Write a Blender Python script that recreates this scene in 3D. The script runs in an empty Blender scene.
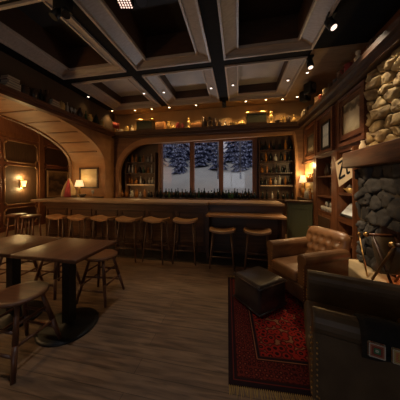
import bpy, bmesh, math, random
from mathutils import Vector, Matrix, noise
random.seed(7)
S = bpy.context.scene
COL = S.collection
PI = math.pi

# ------------------------------------------------------------------ materials
def mat(name, c1, c2=None, nscale=4.0, stretch=(1, 1, 1), rough=.5, metal=0.0, bump=0.0,
        detail=5, dist=0.0, spec=.5, lo=.35, hi=.65):
    m = bpy.data.materials.new(name); m.use_nodes = True
    nt = m.node_tree; b = nt.nodes['Principled BSDF']
    b.inputs['Roughness'].default_value = rough
    b.inputs['Metallic'].default_value = metal
    b.inputs['Specular IOR Level'].default_value = spec
    b.inputs['Base Color'].default_value = (*c1, 1)
    if c2 is not None or bump:
        tc = nt.nodes.new('ShaderNodeTexCoord'); mp = nt.nodes.new('ShaderNodeMapping')
        mp.inputs['Scale'].default_value = stretch
        nz = nt.nodes.new('ShaderNodeTexNoise')
        nz.inputs['Scale'].default_value = nscale; nz.inputs['Detail'].default_value = detail
        nz.inputs['Distortion'].default_value = dist
        nt.links.new(tc.outputs['Object'], mp.inputs['Vector'])
        nt.links.new(mp.outputs['Vector'], nz.inputs['Vector'])
        if c2 is not None:
            r = nt.nodes.new('ShaderNodeValToRGB')
            r.color_ramp.elements[0].position = lo; r.color_ramp.elements[0].color = (*c1, 1)
            r.color_ramp.elements[1].position = hi; r.color_ramp.elements[1].color = (*c2, 1)
            nt.links.new(nz.outputs['Fac'], r.inputs['Fac'])
            nt.links.new(r.outputs['Color'], b.inputs['Base Color'])
        if bump:
            bp = nt.nodes.new('ShaderNodeBump'); bp.inputs['Strength'].default_value = bump
            bp.inputs['Distance'].default_value = .02
            nt.links.new(nz.outputs['Fac'], bp.inputs['Height'])
            nt.links.new(bp.outputs['Normal'], b.inputs['Normal'])
    return m

def glow(name, col, strength, base=None):
    m = bpy.data.materials.new(name); m.use_nodes = True
    b = m.node_tree.nodes['Principled BSDF']
    b.inputs['Base Color'].default_value = (*(base or col), 1)
    b.inputs['Emission Color'].default_value = (*col, 1)
    b.inputs['Emission Strength'].default_value = strength
    return m

def pane_mat(name, tint=(1, 1, 1)):
    m = bpy.data.materials.new(name); m.use_nodes = True
    nt = m.node_tree; nt.nodes.clear()
    o = nt.nodes.new('ShaderNodeOutputMaterial'); mx = nt.nodes.new('ShaderNodeMixShader')
    t = nt.nodes.new('ShaderNodeBsdfTransparent'); g = nt.nodes.new('ShaderNodeBsdfGlossy')
    mx.inputs[0].default_value = .04
    t.inputs['Color'].default_value = (*tint, 1); g.inputs['Roughness'].default_value = .03
    nt.links.new(t.outputs[0], mx.inputs[1])
    nt.links.new(g.outputs[0], mx.inputs[2]); nt.links.new(mx.outputs[0], o.inputs[0])
    return m

GRX, GRY, GRZ = (1.2, 14, 14), (14, 1.2, 14), (14, 14, 1.2)
DW = mat('dark_walnut_x', (.030, .013, .006), (.075, .033, .014), 3, GRX, .42, bump=.1)
DWY = mat('dark_walnut_y', (.030, .013, .006), (.075, .033, .014), 3, GRY, .42, bump=.1)
DWZ = mat('dark_walnut_z', (.030, .013, .006), (.085, .036, .015), 3, GRZ, .42, bump=.1)
MAHZ = mat('mahogany_z', (.12, .045, .019), (.22, .088, .038), 3, GRZ, .38, bump=.1)
MAHY = mat('mahogany_y', (.085, .030, .013), (.17, .066, .028), 3, GRY, .38, bump=.1)
MAHX = mat('mahogany_x', (.085, .030, .013), (.17, .066, .028), 3, GRX, .38, bump=.1)
REDP = mat('red_brown_panelling', (.16, .062, .034), (.22, .09, .047), 3, GRZ, .45)
DKP = mat('dark_panel_infill', (.05, .026, .013), (.075, .037, .018), 3, GRZ, .5)
OAK = mat('arch_oak_veneer', (.30, .145, .058), (.40, .20, .082), 1.6, (1, 3, 3), .5)
OAKD = mat('arch_oak_trim', (.15, .065, .026), (.22, .10, .04), 3, GRX, .45)
PLAST = mat('ochre_plaster', (.30, .185, .075), (.38, .235, .095), 2.2, (1, 1, 1), .85, bump=.08)
CEILD = mat('ceiling_black_brown', (.006, .005, .0045), (.010, .008, .007), 3, GRX, .8, spec=.15)
CEILB = mat('coffer_band', (.30, .25, .205), (.37, .31, .26), 3, GRX, .45)
CEILT = mat('coffer_bead', (.38, .31, .25), (.46, .38, .31), 3, GRX, .35)
RECW = mat('coffer_recess_wall', (.045, .022, .012), (.07, .034, .018), 3, GRX, .5)
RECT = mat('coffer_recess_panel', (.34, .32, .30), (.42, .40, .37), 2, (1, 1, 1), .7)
RECSH = mat('coffer_recess_shaded', (.010, .008, .007), (.016, .012, .01), 2, (1, 1, 1), .7)  # front-row recess panels, their shade put into the colour
TABW = mat('table_walnut', (.095, .035, .014), (.145, .058, .024), 2.2, GRY, .40, bump=.05)
STW = mat('stool_beech_brown', (.085, .032, .015), (.14, .056, .026), 3, GRZ, .40)
STSEAT = mat('stool_seat_brown', (.115, .048, .022), (.18, .078, .036), 3, GRX, .36)
BSEAT = mat('bar_stool_seat_oak', (.27, .14, .062), (.37, .20, .09), 3, GRX, .36)
BLEG = mat('bar_stool_leg', (.10, .055, .032), (.14, .078, .045), 3, GRZ, .4)
BARTOP = mat('bar_top_wood', (.19, .118, .066), (.27, .17, .096), 3, GRX, .45)
BARF = mat('bar_front_wood', (.06, .029, .014), (.11, .053, .025), 2, GRX, .42)
BLACK = mat('matt_black_metal', (.010, .010, .010), rough=.45, metal=.3)
GREYM = mat('grey_metal', (.20, .20, .21), rough=.35, metal=.8)
BRASS = mat('aged_brass', (.62, .40, .15), (.48, .29, .10), 9, rough=.30, metal=1)
GREEN = mat('dark_green_paint', (.075, .085, .042), (.095, .105, .055), 2, rough=.42)
LEATH = mat('tan_brown_leather', (.15, .072, .030), (.235, .118, .05), 6, rough=.34, bump=.12)
LEATHD = mat('dark_brown_leather', (.075, .050, .028), (.11, .075, .043), 6, rough=.36, bump=.12)
POUF = mat('black_brown_leather', (.028, .019, .014), (.055, .037, .028), 5, rough=.28, bump=.15)
STONE = mat('field_stone', (.16, .105, .05), (.50, .37, .17), 7, (1, 1, 1), .9, bump=1.0, detail=8)
STONESH = mat('mantel_shaded_stone', (.026, .027, .030), (.072, .072, .074), 7, (1, 1, 1), .9, bump=.9, detail=8)  # same stone as above, darkened for the shade under the mantel
MORT = mat('stone_mortar', (.045, .037, .028), (.08, .066, .05), 8, rough=.95, bump=.4)
SOOT = mat('sooty_firebrick', (.014, .011, .009), (.03, .022, .016), 6, rough=.95)
HEARTH = mat('hearth_sandstone', (.46, .36, .20), (.58, .47, .28), 4, rough=.8, bump=.3)
CREAM = mat('cream_paper', (.70, .60, .42), (.62, .50, .33), 6, rough=.85)
GOLDC = mat('gold_glazed_ceramic', (.55, .36, .12), (.68, .48, .18), 5, rough=.3, metal=.4)
WHITEC = mat('cream_ceramic', (.62, .52, .36), rough=.3)
REDC = mat('dark_red_ceramic', (.26, .035, .03), rough=.3)
ORANGEB = mat('orange_painted_wood', (.48, .22, .06), (.40, .17, .05), 4, rough=.6)
DKC = mat('dark_brown_ceramic', (.06, .035, .02), rough=.3)
GLD = mat('dark_bottle_glass', (.012, .016, .012), rough=.12)
GLG = mat('green_bottle_glass', (.03, .075, .03), rough=.12)
GLA = mat('amber_bottle_glass', (.30, .12, .025), rough=.12)
GLC = mat('pale_bottle_glass', (.42, .40, .34), rough=.10)
LABEL = mat('bottle_label', (.55, .48, .36), rough=.8)
PAGES = mat('book_pages', (.45, .36, .24), rough=.9)
BOOKC = [mat('book_cloth_' + n, c, rough=.7) for n, c in
         (('brown', (.12, .055, .025)), ('grey', (.20, .19, .17)), ('green', (.05, .075, .05)), ('red', (.17, .03, .025)), ('tan', (.34, .24, .13)))]
PANE = pane_mat('window_glass')
FRAMEW = mat('window_frame_wood', (.16, .065, .03), (.24, .10, .045), 3, GRZ, .45)
STRIPDK = mat('dark_floor_strip', (.022, .018, .015), (.035, .028, .022), 4, rough=.45)
WARM = (1.0, .60, .24)
LENS = glow('warm_lamp_lens', (1.0, .74, .42), 9.0)
LENSW = glow('white_lamp_lens', (1.0, .80, .66), 3.2)
SHADE = glow('lit_lampshade', (1.0, .68, .32), 1.15, (.8, .68, .48))
SCONCE = glow('lit_sconce_glass', (1.0, .70, .28), 1.9, (.8, .7, .4))
FIREG = glow('glowing_embers', (1.0, .22, .07), .55, (.1, .03, .02))

def floor_mat():
    m = bpy.data.materials.new('worn_oak_planks'); m.use_nodes = True
    nt = m.node_tree; b = nt.nodes['Principled BSDF']; N = nt.nodes.new; L = nt.links.new
    tc = N('ShaderNodeTexCoord')
    br = N('ShaderNodeTexBrick'); br.inputs['Scale'].default_value = 1
    br.inputs['Brick Width'].default_value = 2.1; br.inputs['Row Height'].default_value = .135
    br.inputs['Mortar Size'].default_value = .002; br.offset = .37
    br.inputs['Color1'].default_value = (.17, .105, .062, 1); br.inputs['Color2'].default_value = (.225, .145, .088, 1)
    br.inputs['Mortar'].default_value = (.075, .046, .026, 1)
    L(tc.outputs['Object'], br.inputs['Vector'])
    mp = N('ShaderNodeMapping'); mp.inputs['Scale'].default_value = (1.0, 11, 1); L(tc.outputs['Object'], mp.inputs[0])
    nz = N('ShaderNodeTexNoise'); nz.inputs['Scale'].default_value = 3; nz.inputs['Detail'].default_value = 8; nz.inputs['Distortion'].default_value = .6
    L(mp.outputs[0], nz.inputs['Vector'])
    mx = N('ShaderNodeMix'); mx.data_type = 'RGBA'; mx.blend_type = 'MULTIPLY'; mx.inputs[0].default_value = .8
    rp = N('ShaderNodeValToRGB'); rp.color_ramp.elements[0].position = .3; rp.color_ramp.elements[0].color = (.30, .27, .25, 1)
    rp.color_ramp.elements[1].position = .7; rp.color_ramp.elements[1].color = (1.25, 1.2, 1.15, 1)
    L(nz.outputs['Fac'], rp.inputs[0]); L(br.outputs['Color'], mx.inputs[6]); L(rp.outputs[0], mx.inputs[7])
    n2 = N('ShaderNodeTexNoise'); n2.inputs['Scale'].default_value = 1.1; n2.inputs['Detail'].default_value = 4; L(tc.outputs['Object'], n2.inputs['Vector'])
    mr = N('ShaderNodeMapRange'); mr.inputs[1].default_value = .3; mr.inputs[2].default_value = .7; mr.inputs[3].default_value = .36; mr.inputs[4].default_value = .55
    L(n2.outputs['Fac'], mr.inputs[0]); L(mr.outputs[0], b.inputs['Roughness'])
    L(mx.outputs[2], b.inputs['Base Color'])
    bp = N('ShaderNodeBump'); bp.inputs['Strength'].default_value = .25; bp.inputs['Distance'].default_value = .01
    L(nz.outputs['Fac'], bp.inputs['Height']); L(bp.outputs[0], b.inputs['Normal'])
    return m

def rug_mat(hx, hy):
    m = bpy.data.materials.new('persian_rug_weave'); m.use_nodes = True
    nt = m.node_tree; b = nt.nodes['Principled BSDF']; N = nt.nodes.new; L = nt.links.new
    b.inputs['Roughness'].default_value = .95; b.inputs['Specular IOR Level'].default_value = .1
    tc = N('ShaderNodeTexCoord'); sp = N('ShaderNodeSeparateXYZ'); L(tc.outputs['Object'], sp.inputs[0])
    def math_(op, a, bb=None):
        n = N('ShaderNodeMath'); n.operation = op
        for i, v in enumerate((a, bb)):
            if v is None: continue
            if isinstance(v, (int, float)): n.inputs[i].default_value = v
            else: L(v, n.inputs[i])
        return n.outputs[0]
    dx = math_('SUBTRACT', hx, math_('ABSOLUTE', sp.outputs[0])); dy = math_('SUBTRACT', hy, math_('ABSOLUTE', sp.outputs[1]))
    d = math_('MINIMUM', dx, dy)
    RED, DRK, OCH, RUST, NAVY = (.27, .019, .012, 1), (.035, .008, .007, 1), (.26, .10, .045, 1), (.115, .018, .012, 1), (.02, .010, .011, 1)
    def ramp(fac, stops):
        r = N('ShaderNodeValToRGB'); r.color_ramp.interpolation = 'CONSTANT'
        e = r.color_ramp.elements
        e[0].position, e[0].color = stops[0]; e[1].position, e[1].color = stops[1]
        for p, c in stops[2:]:
            x = e.new(p); x.color = c
        L(fac, r.inputs[0]); return r.outputs[0]
    vo = N('ShaderNodeTexVoronoi'); vo.inputs['Scale'].default_value = 15; vo.inputs['Randomness'].default_value = .6
    L(tc.outputs['Object'], vo.inputs['Vector'])
    field = ramp(vo.outputs['Distance'], [(0, OCH), (.06, DRK), (.27, RED), (.50, DRK), (.56, RUST), (.66, OCH)])
    v2 = N('ShaderNodeTexVoronoi'); v2.inputs['Scale'].default_value = 27; v2.inputs['Randomness'].default_value = .3
    L(tc.outputs['Object'], v2.inputs['Vector'])
    bord = ramp(v2.outputs['Distance'], [(0, OCH), (.10, RUST), (.28, DRK), (.45, RUST)])
    gs = N('ShaderNodeMath'); gs.operation = 'MULTIPLY'; gs.inputs[1].default_value = 2.0; L(d, gs.inputs[0])
    guard = ramp(gs.outputs[0], [(0, NAVY), (.07, RUST), (.085, NAVY), (.115, DRK), (.46, OCH), (.475, NAVY), (.52, RUST)])
    inb = ramp(gs.outputs[0], [(0, (0, 0, 0, 1)), (.135, (1, 1, 1, 1)), (.44, (0, 0, 0, 1))])
    inf = ramp(gs.outputs[0], [(0, (0, 0, 0, 1)), (.54, (1, 1, 1, 1))])
    m1 = N('ShaderNodeMix'); m1.data_type = 'RGBA'; L(inb, m1.inputs[0]); L(guard, m1.inputs[6]); L(bord, m1.inputs[7])
    m2 = N('ShaderNodeMix'); m2.data_type = 'RGBA'; L(inf, m2.inputs[0]); L(m1.outputs[2], m2.inputs[6]); L(field, m2.inputs[7])
    L(m2.outputs[2], b.inputs['Base Color'])
    return m

def granny_mat(name, cols):
    m = bpy.data.materials.new(name); m.use_nodes = True
    nt = m.node_tree; b = nt.nodes['Principled BSDF']; N = nt.nodes.new; L = nt.links.new
    b.inputs['Roughness'].default_value = .95
    uv = N('ShaderNodeUVMap'); sp = N('ShaderNodeSeparateXYZ'); L(uv.outputs[0], sp.inputs[0])
    def math_(op, a, bb=None):
        n = N('ShaderNodeMath'); n.operation = op
        for i, v in enumerate((a, bb)):
            if v is None: continue
            if isinstance(v, (int, float)): n.inputs[i].default_value = v
            else: L(v, n.inputs[i])
        return n.outputs[0]
    ax = math_('ABSOLUTE', math_('SUBTRACT', sp.outputs[0], .5)); ay = math_('ABSOLUTE', math_('SUBTRACT', sp.outputs[1], .5))
    d = math_('MAXIMUM', ax, ay)
    ck = N('ShaderNodeTexChecker'); ck.inputs['Scale'].default_value = 13; L(uv.outputs[0], ck.inputs['Vector'])
    ck.inputs['Color1'].default_value = (1, 1, 1, 1); ck.inputs['Color2'].default_value = (0, 0, 0, 1)
    r = N('ShaderNodeValToRGB'); r.color_ramp.interpolation = 'CONSTANT'
    e = r.color_ramp.elements; e[0].position = 0; e[0].color = (*cols[0], 1); e[1].position = .10; e[1].color = (*cols[1], 1)
    for p, c in ((.2, cols[2]), (.3, cols[3]), (.4, cols[4]), (.47, (.01, .01, .01))):
        x = e.new(p); x.color = (*c, 1)
    L(d, r.inputs[0])
    mx = N('ShaderNodeMix'); mx.data_type = 'RGBA'; mx.blend_type = 'MULTIPLY'; mx.inputs[0].default_value = .6
    L(r.outputs[0], mx.inputs[6]); L(ck.outputs[0], mx.inputs[7]); L(mx.outputs[2], b.inputs['Base Color'])
    return m

def picture_mat(name, stops, nscale, mixamt=.5):
    """an old print: bands of tone from bottom to top (UV v) broken up with noise"""
    m = bpy.data.materials.new(name); m.use_nodes = True
    nt = m.node_tree; b = nt.nodes['Principled BSDF']; N = nt.nodes.new; L = nt.links.new
    b.inputs['Roughness'].default_value = .6
    uv = N('ShaderNodeUVMap'); sp = N('ShaderNodeSeparateXYZ'); L(uv.outputs[0], sp.inputs[0])
    nz = N('ShaderNodeTexNoise'); nz.inputs['Scale'].default_value = nscale; nz.inputs['Detail'].default_value = 6; L(uv.outputs[0], nz.inputs['Vector'])
    a = N('ShaderNodeMath'); a.operation = 'MULTIPLY_ADD'; L(nz.outputs['Fac'], a.inputs[0]); a.inputs[1].default_value = mixamt
    s = N('ShaderNodeMath'); s.operation = 'SUBTRACT'; L(sp.outputs[1], s.inputs[0]); s.inputs[1].default_value = mixamt / 2
    L(s.outputs[0], a.inputs[2])
    r = N('ShaderNodeValToRGB'); e = r.color_ramp.elements
    e[0].position, e[0].color = stops[0][0], (*stops[0][1], 1); e[1].position, e[1].color = stops[1][0], (*stops[1][1], 1)
    for p, c in stops[2:]:
        x = e.new(p); x.color = (*c, 1)
    L(a.outputs[0], r.inputs[0]); L(r.outputs[0], b.inputs['Base Color'])
    return m

def snow_cover_mat(name, under, amount):
    m = bpy.data.materials.new(name); m.use_nodes = True
    nt = m.node_tree; b = nt.nodes['Principled BSDF']; N = nt.nodes.new; L = nt.links.new
    b.inputs['Roughness'].default_value = .9
    tc = N('ShaderNodeTexCoord'); nz = N('ShaderNodeTexNoise'); nz.inputs['Scale'].default_value = 7; mp = N('ShaderNodeMapping'); mp.inputs['Scale'].default_value = (1.6, 1.6, .55); L(tc.outputs['Object'], mp.inputs[0]); L(mp.outputs[0], nz.inputs['Vector'])
    r = N('ShaderNodeValToRGB'); r.color_ramp.elements[0].position = amount; r.color_ramp.elements[0].color = (*under, 1)
    r.color_ramp.elements[1].position = amount + .12; r.color_ramp.elements[1].color = (.58, .64, .92, 1)
    L(nz.outputs['Fac'], r.inputs[0]); L(r.outputs[0], b.inputs['Base Color'])
    return m

# ------------------------------------------------------------------ mesh builder
class MB:
    def __init__(s): s.v = []; s.f = []; s.uv = {}; s.smooth = set()
    def face(s, idx, sm=False, uv=None):
        s.f.append(tuple(idx))
        if sm: s.smooth.add(len(s.f) - 1)
        if uv: s.uv[len(s.f) - 1] = uv
    def box(s, x0, x1, y0, y1, z0, z1, M=None):
        b = len(s.v)
        for z in (z0, z1):
            for x, y in ((x0, y0), (x1, y0), (x1, y1), (x0, y1)):
                p = Vector((x, y, z)); s.v.append(M @ p if M else p)
        for q in ((0, 3, 2, 1), (4, 5, 6, 7), (0, 1, 5, 4), (1, 2, 6, 5), (2, 3, 7, 6), (3, 0, 4, 7)):
            s.face([b + i for i in q])
        return s
    def rbox(s, x0, x1, y0, y1, z0, z1, r=.02, seg=3, M=None):
        bm = bmesh.new(); bmesh.ops.create_cube(bm, size=1)
        for v in bm.verts:
            v.co = Vector((x0 + (v.co.x + .5) * (x1 - x0), y0 + (v.co.y + .5) * (y1 - y0), z0 + (v.co.z + .5) * (z1 - z0)))
        bmesh.ops.bevel(bm, geom=bm.edges[:], offset=r, segments=seg, affect='EDGES', profile=.5)
        s.addbm(bm, M, True); return s
    def addbm(s, bm, M=None, sm=False):
        b = len(s.v); bm.verts.index_update()
        for v in bm.verts: s.v.append((M @ v.co) if M else v.co.copy())
        for f in bm.faces: s.face([b + v.index for v in f.verts], sm)
        bm.free(); return s
    def tube(s, p0, p1, r0, r1=None, n=10, caps=True):
        r1 = r0 if r1 is None else r1
        p0, p1 = Vector(p0), Vector(p1); d = (p1 - p0).normalized()
        u = d.orthogonal().normalized(); w = d.cross(u); b = len(s.v)
        for p, r in ((p0, r0), (p1, r1)):
            for i in range(n):
                a = 2 * PI * i / n; s.v.append(p + u * math.cos(a) * r + w * math.sin(a) * r)
        for i in range(n): s.face((b + i, b + (i + 1) % n, b + n + (i + 1) % n, b + n + i), True)
        if caps: s.face(range(b + n - 1, b - 1, -1)); s.face(range(b + n, b + 2 * n))
        return s
    def lathe(s, prof, n=16, c=(0, 0, 0), M=None, sm=True):
        b = len(s.v); c = Vector(c)
        for r, z in prof:
            for i in range(n):
                a = 2 * PI * i / n; p = Vector((r * math.cos(a), r * math.sin(a), z)) + c
                s.v.append(M @ p if M else p)
        for k in range(len(prof) - 1):
            for i in range(n):
                j = (i + 1) % n; s.face((b + k * n + i, b + k * n + j, b + (k + 1) * n + j, b + (k + 1) * n + i), sm)
        if prof[0][0] > 1e-4: s.face(range(b + n - 1, b - 1, -1))
        if prof[-1][0] > 1e-4:
            e = b + (len(prof) - 1) * n; s.face(range(e, e + n))
        return s
    def ball(s, c, r, n=12, sx=1, sy=1, sz=1):
        pr = [(max(1e-5, r * math.sin(PI * k / 8)), -r * math.cos(PI * k / 8)) for k in range(9)]
        M = Matrix.Translation(Vector(c)) @ Matrix.Diagonal((sx, sy, sz, 1)); return s.lathe(pr, n, M=M)
    def path(s, pts, r, n=8):
        for a, b in zip(pts[:-1], pts[1:]): s.tube(a, b, r, n=n)
        return s
    def prism(s, poly, y0, y1, axis='y', sm=False):
        """poly in the two other axes, extruded along axis"""
        def P(a, b, t): return Vector((a, t, b)) if axis == 'y' else (Vector((t, a, b)) if axis == 'x' else Vector((a, b, t)))
        b = len(s.v); n = len(poly)
        for t in (y0, y1):
            for p in poly: s.v.append(P(p[0], p[1], t))
        for i in range(n): s.face((b + i, b + (i + 1) % n, b + n + (i + 1) % n, b + n + i), sm)
        s.face(range(b + n - 1, b - 1, -1)); s.face(range(b + n, b + 2 * n)); return s
    def quad_uv(s, a, b, c, d):
        i = len(s.v); s.v += [Vector(p) for p in (a, b, c, d)]
        s.face((i, i + 1, i + 2, i + 3), uv=((0, 0), (1, 0), (1, 1), (0, 1))); return s
    def build(s, name, m, parent=None, fix=True):
        me = bpy.data.meshes.new(name); me.from_pydata([tuple(p) for p in s.v], [], s.f)
        if s.uv:
            l = me.uv_layers.new(name='UVMap')
            for fi, uvs in s.uv.items():
                for k, li in enumerate(me.polygons[fi].loop_indices): l.data[li].uv = uvs[k]
        for i in s.smooth: me.polygons[i].use_smooth = True
        if fix and not s.uv:
            bm = bmesh.new(); bm.from_mesh(me); bmesh.ops.recalc_face_normals(bm, faces=bm.faces[:]); bm.to_mesh(me); bm.free()
        me.materials.append(m); o = bpy.data.objects.new(name, me); COL.objects.link(o)
        if parent: o.parent = parent
        return o

def tag(o, label=None, cat=None, group=None, kind=None):
    if label: o['label'] = label
    if cat: o['category'] = cat
    if group: o['group'] = group
    if kind: o['kind'] = kind
    return o
def thing(name, label, cat, loc=(0, 0, 0), rz=0, group=None):
    o = bpy.data.objects.new(name, None); COL.objects.link(o); o.empty_display_size = .05
    o.location = loc; o.rotation_euler = (0, 0, rz); return tag(o, label, cat, group)
def struct(name, mb, m, parent=None):
    o = mb.build(name, m, parent)
    if not parent: o['kind'] = 'structure'
    return o
def kids(o): return [c for c in bpy.data.objects if c.parent == o]
def copy_tree(o, label=None, loc=None, rz=None, parent=None):
    c = o.copy(); COL.objects.link(c)
    if parent: c.parent = parent
    if label: c['label'] = label
    if loc is not None: c.location = loc
    if rz is not None: c.rotation_euler = (0, 0, rz)
    for k in kids(o): copy_tree(k, parent=c)
    return c
def light(kind, name, loc, energy, col=WARM, size=.05, aim=None, spot=None, blend=.6, parent=None, sy=None):
    d = bpy.data.lights.new(name, kind); d.energy = energy; d.color = col
    if kind in ('POINT', 'SPOT'): d.shadow_soft_size = size
    if kind == 'AREA':
        d.size = size
        if sy: d.shape = 'RECTANGLE'; d.size_y = sy
    if kind == 'SPOT': d.spot_size = math.radians(spot); d.spot_blend = blend
    o = bpy.data.objects.new(name, d); COL.objects.link(o); o.location = loc
    if aim is not None: o.rotation_euler = (Vector(aim) - Vector(loc)).to_track_quat('-Z', 'Y').to_euler()
    return o
ORD = ['first', 'second', 'third', 'fourth', 'fifth', 'sixth', 'seventh', 'eighth', 'ninth', 'tenth', 'eleventh', 'twelfth']

# ------------------------------------------------------------------ layout constants (metres)
CAMZ = 1.45
XL, XR = -4.15, 1.75          # arch wall face, bookcase face
YB = 5.95                     # face of the wall with the long arch
CEIL = 3.80
YF = -2.2                     # wall behind the camera
XFAR = -6.80                  # panelled wall of the room beyond the side arch

# ------------------------------------------------------------------ floor
struct('floor', MB().box(XFAR - .2, 2.3, YF - .2, 7.7, -.1, 0), floor_mat())
struct('trim_1', MB().box(-4.9, .87, 3.42, 4.2, 0, .006), STRIPDK)      # darker strip of floor at the foot of the bar

# ------------------------------------------------------------------ ceiling with coffers
xs = [(-5.59, -4.09), (-3.82, -2.31), (-2.03, -.53), (-.24, 1.25)][1:]
ys = [(-1.5, .14), (.28, 1.92), (2.03, 3.66), (3.92, 5.55)]
def ring_slab(mb, xo0, xo1, yo0, yo1, xi0, xi1, yi0, yi1, z0, z1):
    mb.box(xo0, xo1, yo0, yi0, z0, z1); mb.box(xo0, xo1, yi1, yo1, z0, z1)
    mb.box(xo0, xi0, yi0, yi1, z0, z1); mb.box(xi1, xo1, yi0, yi1, z0, z1)
cb = MB()
xe = [XL - .4] + [v for p in xs for v in p] + [2.15]
ye = [YF] + [v for p in ys for v in p] + [6.1]
for i in range(0, len(xe), 2): cb.box(xe[i], xe[i + 1], YF, 6.1, CEIL, CEIL + .12)
for j in range(0, len(ye), 2):
    for (a, b) in xs: cb.box(a, b, ye[j], ye[j + 1], CEIL, CEIL + .12)
cb.box(XL - .5, 2.3, YF - .1, 6.3, 4.45, 4.5)
ceil = struct('ceiling', cb, CEILD)
for (a, b) in xs:
    for (c, d) in ys:
        t = MB(); ring_slab(t, a - .022, b + .022, c - .022, d + .022, a + .012, b - .012, c + .012, d - .012, CEIL - .035, CEIL + .012)
        t.build('coffer_bead', CEILT, ceil)
        wd = .24; w2 = .085; z0, z1 = CEIL + .012, CEIL + .10
        t = MB(); O = [(a, c), (b, c), (b, d), (a, d)]; I = [(a + wd, c + w2), (b - wd, c + w2), (b - wd, d - w2), (a + wd, d - w2)]
        for k in range(4):                                    # splayed band rising towards the recess
            p, q, u, v = O[k], O[(k + 1) % 4], I[(k + 1) % 4], I[k]; i = len(t.v)
            t.v += [Vector((*p, z0)), Vector((*q, z0)), Vector((*u, z1)), Vector((*v, z1)), Vector((*p, z0 + .02)), Vector((*q, z0 + .02)), Vector((*u, z1 + .02)), Vector((*v, z1 + .02))]
            t.face((i, i + 1, i + 2, i + 3)); t.face((i + 4, i + 7, i + 6, i + 5)); t.face((i, i + 4, i + 5, i + 1)); t.face((i + 2, i + 6, i + 7, i + 3))
        t.build('coffer_band', CEILB, ceil, fix=False)
        t = MB(); ring_slab(t, a + wd - .022, b - wd + .022, c + w2 - .022, d - w2 + .022, a + wd + .008, b - wd - .008, c + w2 + .008, d - w2 - .008, CEIL + .068, CEIL + .125)
        t.build('coffer_inner_bead', CEILT, ceil)
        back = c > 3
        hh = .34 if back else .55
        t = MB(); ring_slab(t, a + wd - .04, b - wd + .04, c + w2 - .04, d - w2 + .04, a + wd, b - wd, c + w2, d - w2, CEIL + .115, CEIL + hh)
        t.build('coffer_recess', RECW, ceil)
        MB().box(a + wd - .04, b - wd + .04, c + w2 - .04, d - w2 + .04, CEIL + hh, CEIL + hh + .04).build('coffer_panel', RECT if back else RECSH, ceil)

struct('ceiling_spill_border', MB().box(XL - .2, 2.14, 5.59, 6.08, CEIL - .006, CEIL).box(1.29, 2.14, 3.72, 5.59, CEIL - .006, CEIL), mat('spill_lit_ceiling_brown', (.20, .125, .06), (.27, .17, .085), 3, GRX, .7))  # lighter brown ceiling strip, warm downlight spill put into its colour
# ------------------------------------------------------------------ walls
def arch_curve(s0, s1, base, spring, crown, a, n=14, right=None):
    """points (s, z) of an opening from its left foot over to its right foot"""
    ar = right or a; pts = [(s0, base)]
    for k in range(n + 1):
        t = PI - (PI / 2) * k / n; pts.append((s0 + a + a * math.cos(t), spring + (crown - spring) * math.sin(t)))
    for k in range(n + 1):
        t = PI / 2 - (PI / 2) * k / n; q = (s1 - ar + ar * math.cos(t), spring + (crown - spring) * math.sin(t))
        if abs(q[0] - pts[-1][0]) > 1e-4 or abs(q[1] - pts[-1][1]) > 1e-4: pts.append(q)
    pts.append((s1, base)); return pts
def arch_face(mb, pts, so0, so1, ztop, P, base=0):
    def q(*c):
        b = len(mb.v); mb.v += [P(*k) for k in c]; mb.face(range(b, b + len(c)))
    q((so0, base), (pts[0][0], base), (pts[0][0], ztop), (so0, ztop)); q((pts[-1][0], base), (so1, base), (so1, ztop), (pts[-1][0], ztop))
    for (s0, z0), (s1, z1) in zip(pts[1:-2], pts[2:-1]):
        if s1 - s0 > 1e-5: q((s0, z0), (s1, z1), (s1, ztop), (s0, ztop))
def arch_soffit(mb, pts, P0, P1):
    for (a, b) in zip(pts[:-1], pts[1:]):
        i = len(mb.v); mb.v += [P0(*a), P0(*b), P1(*b), P1(*a)]; mb.face((i, i + 1, i + 2, i + 3))

# side arch: a deep barrel towards the panelled room on the left
AL = arch_curve(1.0, 5.5, 0, 2.0, 3.05, 2.25, 18)
X0, X1 = XL, XL - 1.35
mb = MB(); arch_face(mb, AL, YF, YB + .12, CEIL + .1, lambda s, z: Vector((X0, s, z)))
arch_face(mb, AL, YF, 7.6, CEIL + .1, lambda s, z: Vector((X1, s, z)))
arch_soffit(mb, AL, lambda s, z: Vector((X0, s, z)), lambda s, z: Vector((X1, s, z)))
wl = struct('wall_left', mb, OAK)
for xx, wdt in ((X0 + .008, .10), (X1 + .10, .10)):      # raised ribs along the two rims of the barrel
    m2 = MB(); inn = [(s + (0.025 if s < 3.25 else -.025) * (1 if z < 2.2 else .5), z - (.03 if z > 2.0 else 0)) for s, z in AL]
    for (a, b), (c, d) in zip(zip(AL[:-1], AL[1:]), zip(inn[:-1], inn[1:])):
        i = len(m2.v)
        for x in (xx, xx - wdt):
            m2.v += [Vector((x, *a)), Vector((x, *b)), Vector((x, *d)), Vector((x, *c))]
        m2.face((i, i + 1, i + 2, i + 3)); m2.face((i + 4, i + 7, i + 6, i + 5)); m2.face((i + 3, i + 2, i + 6, i + 7))
    m2.build('arch_rim', OAKD if xx < -5 else OAK, wl)
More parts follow.
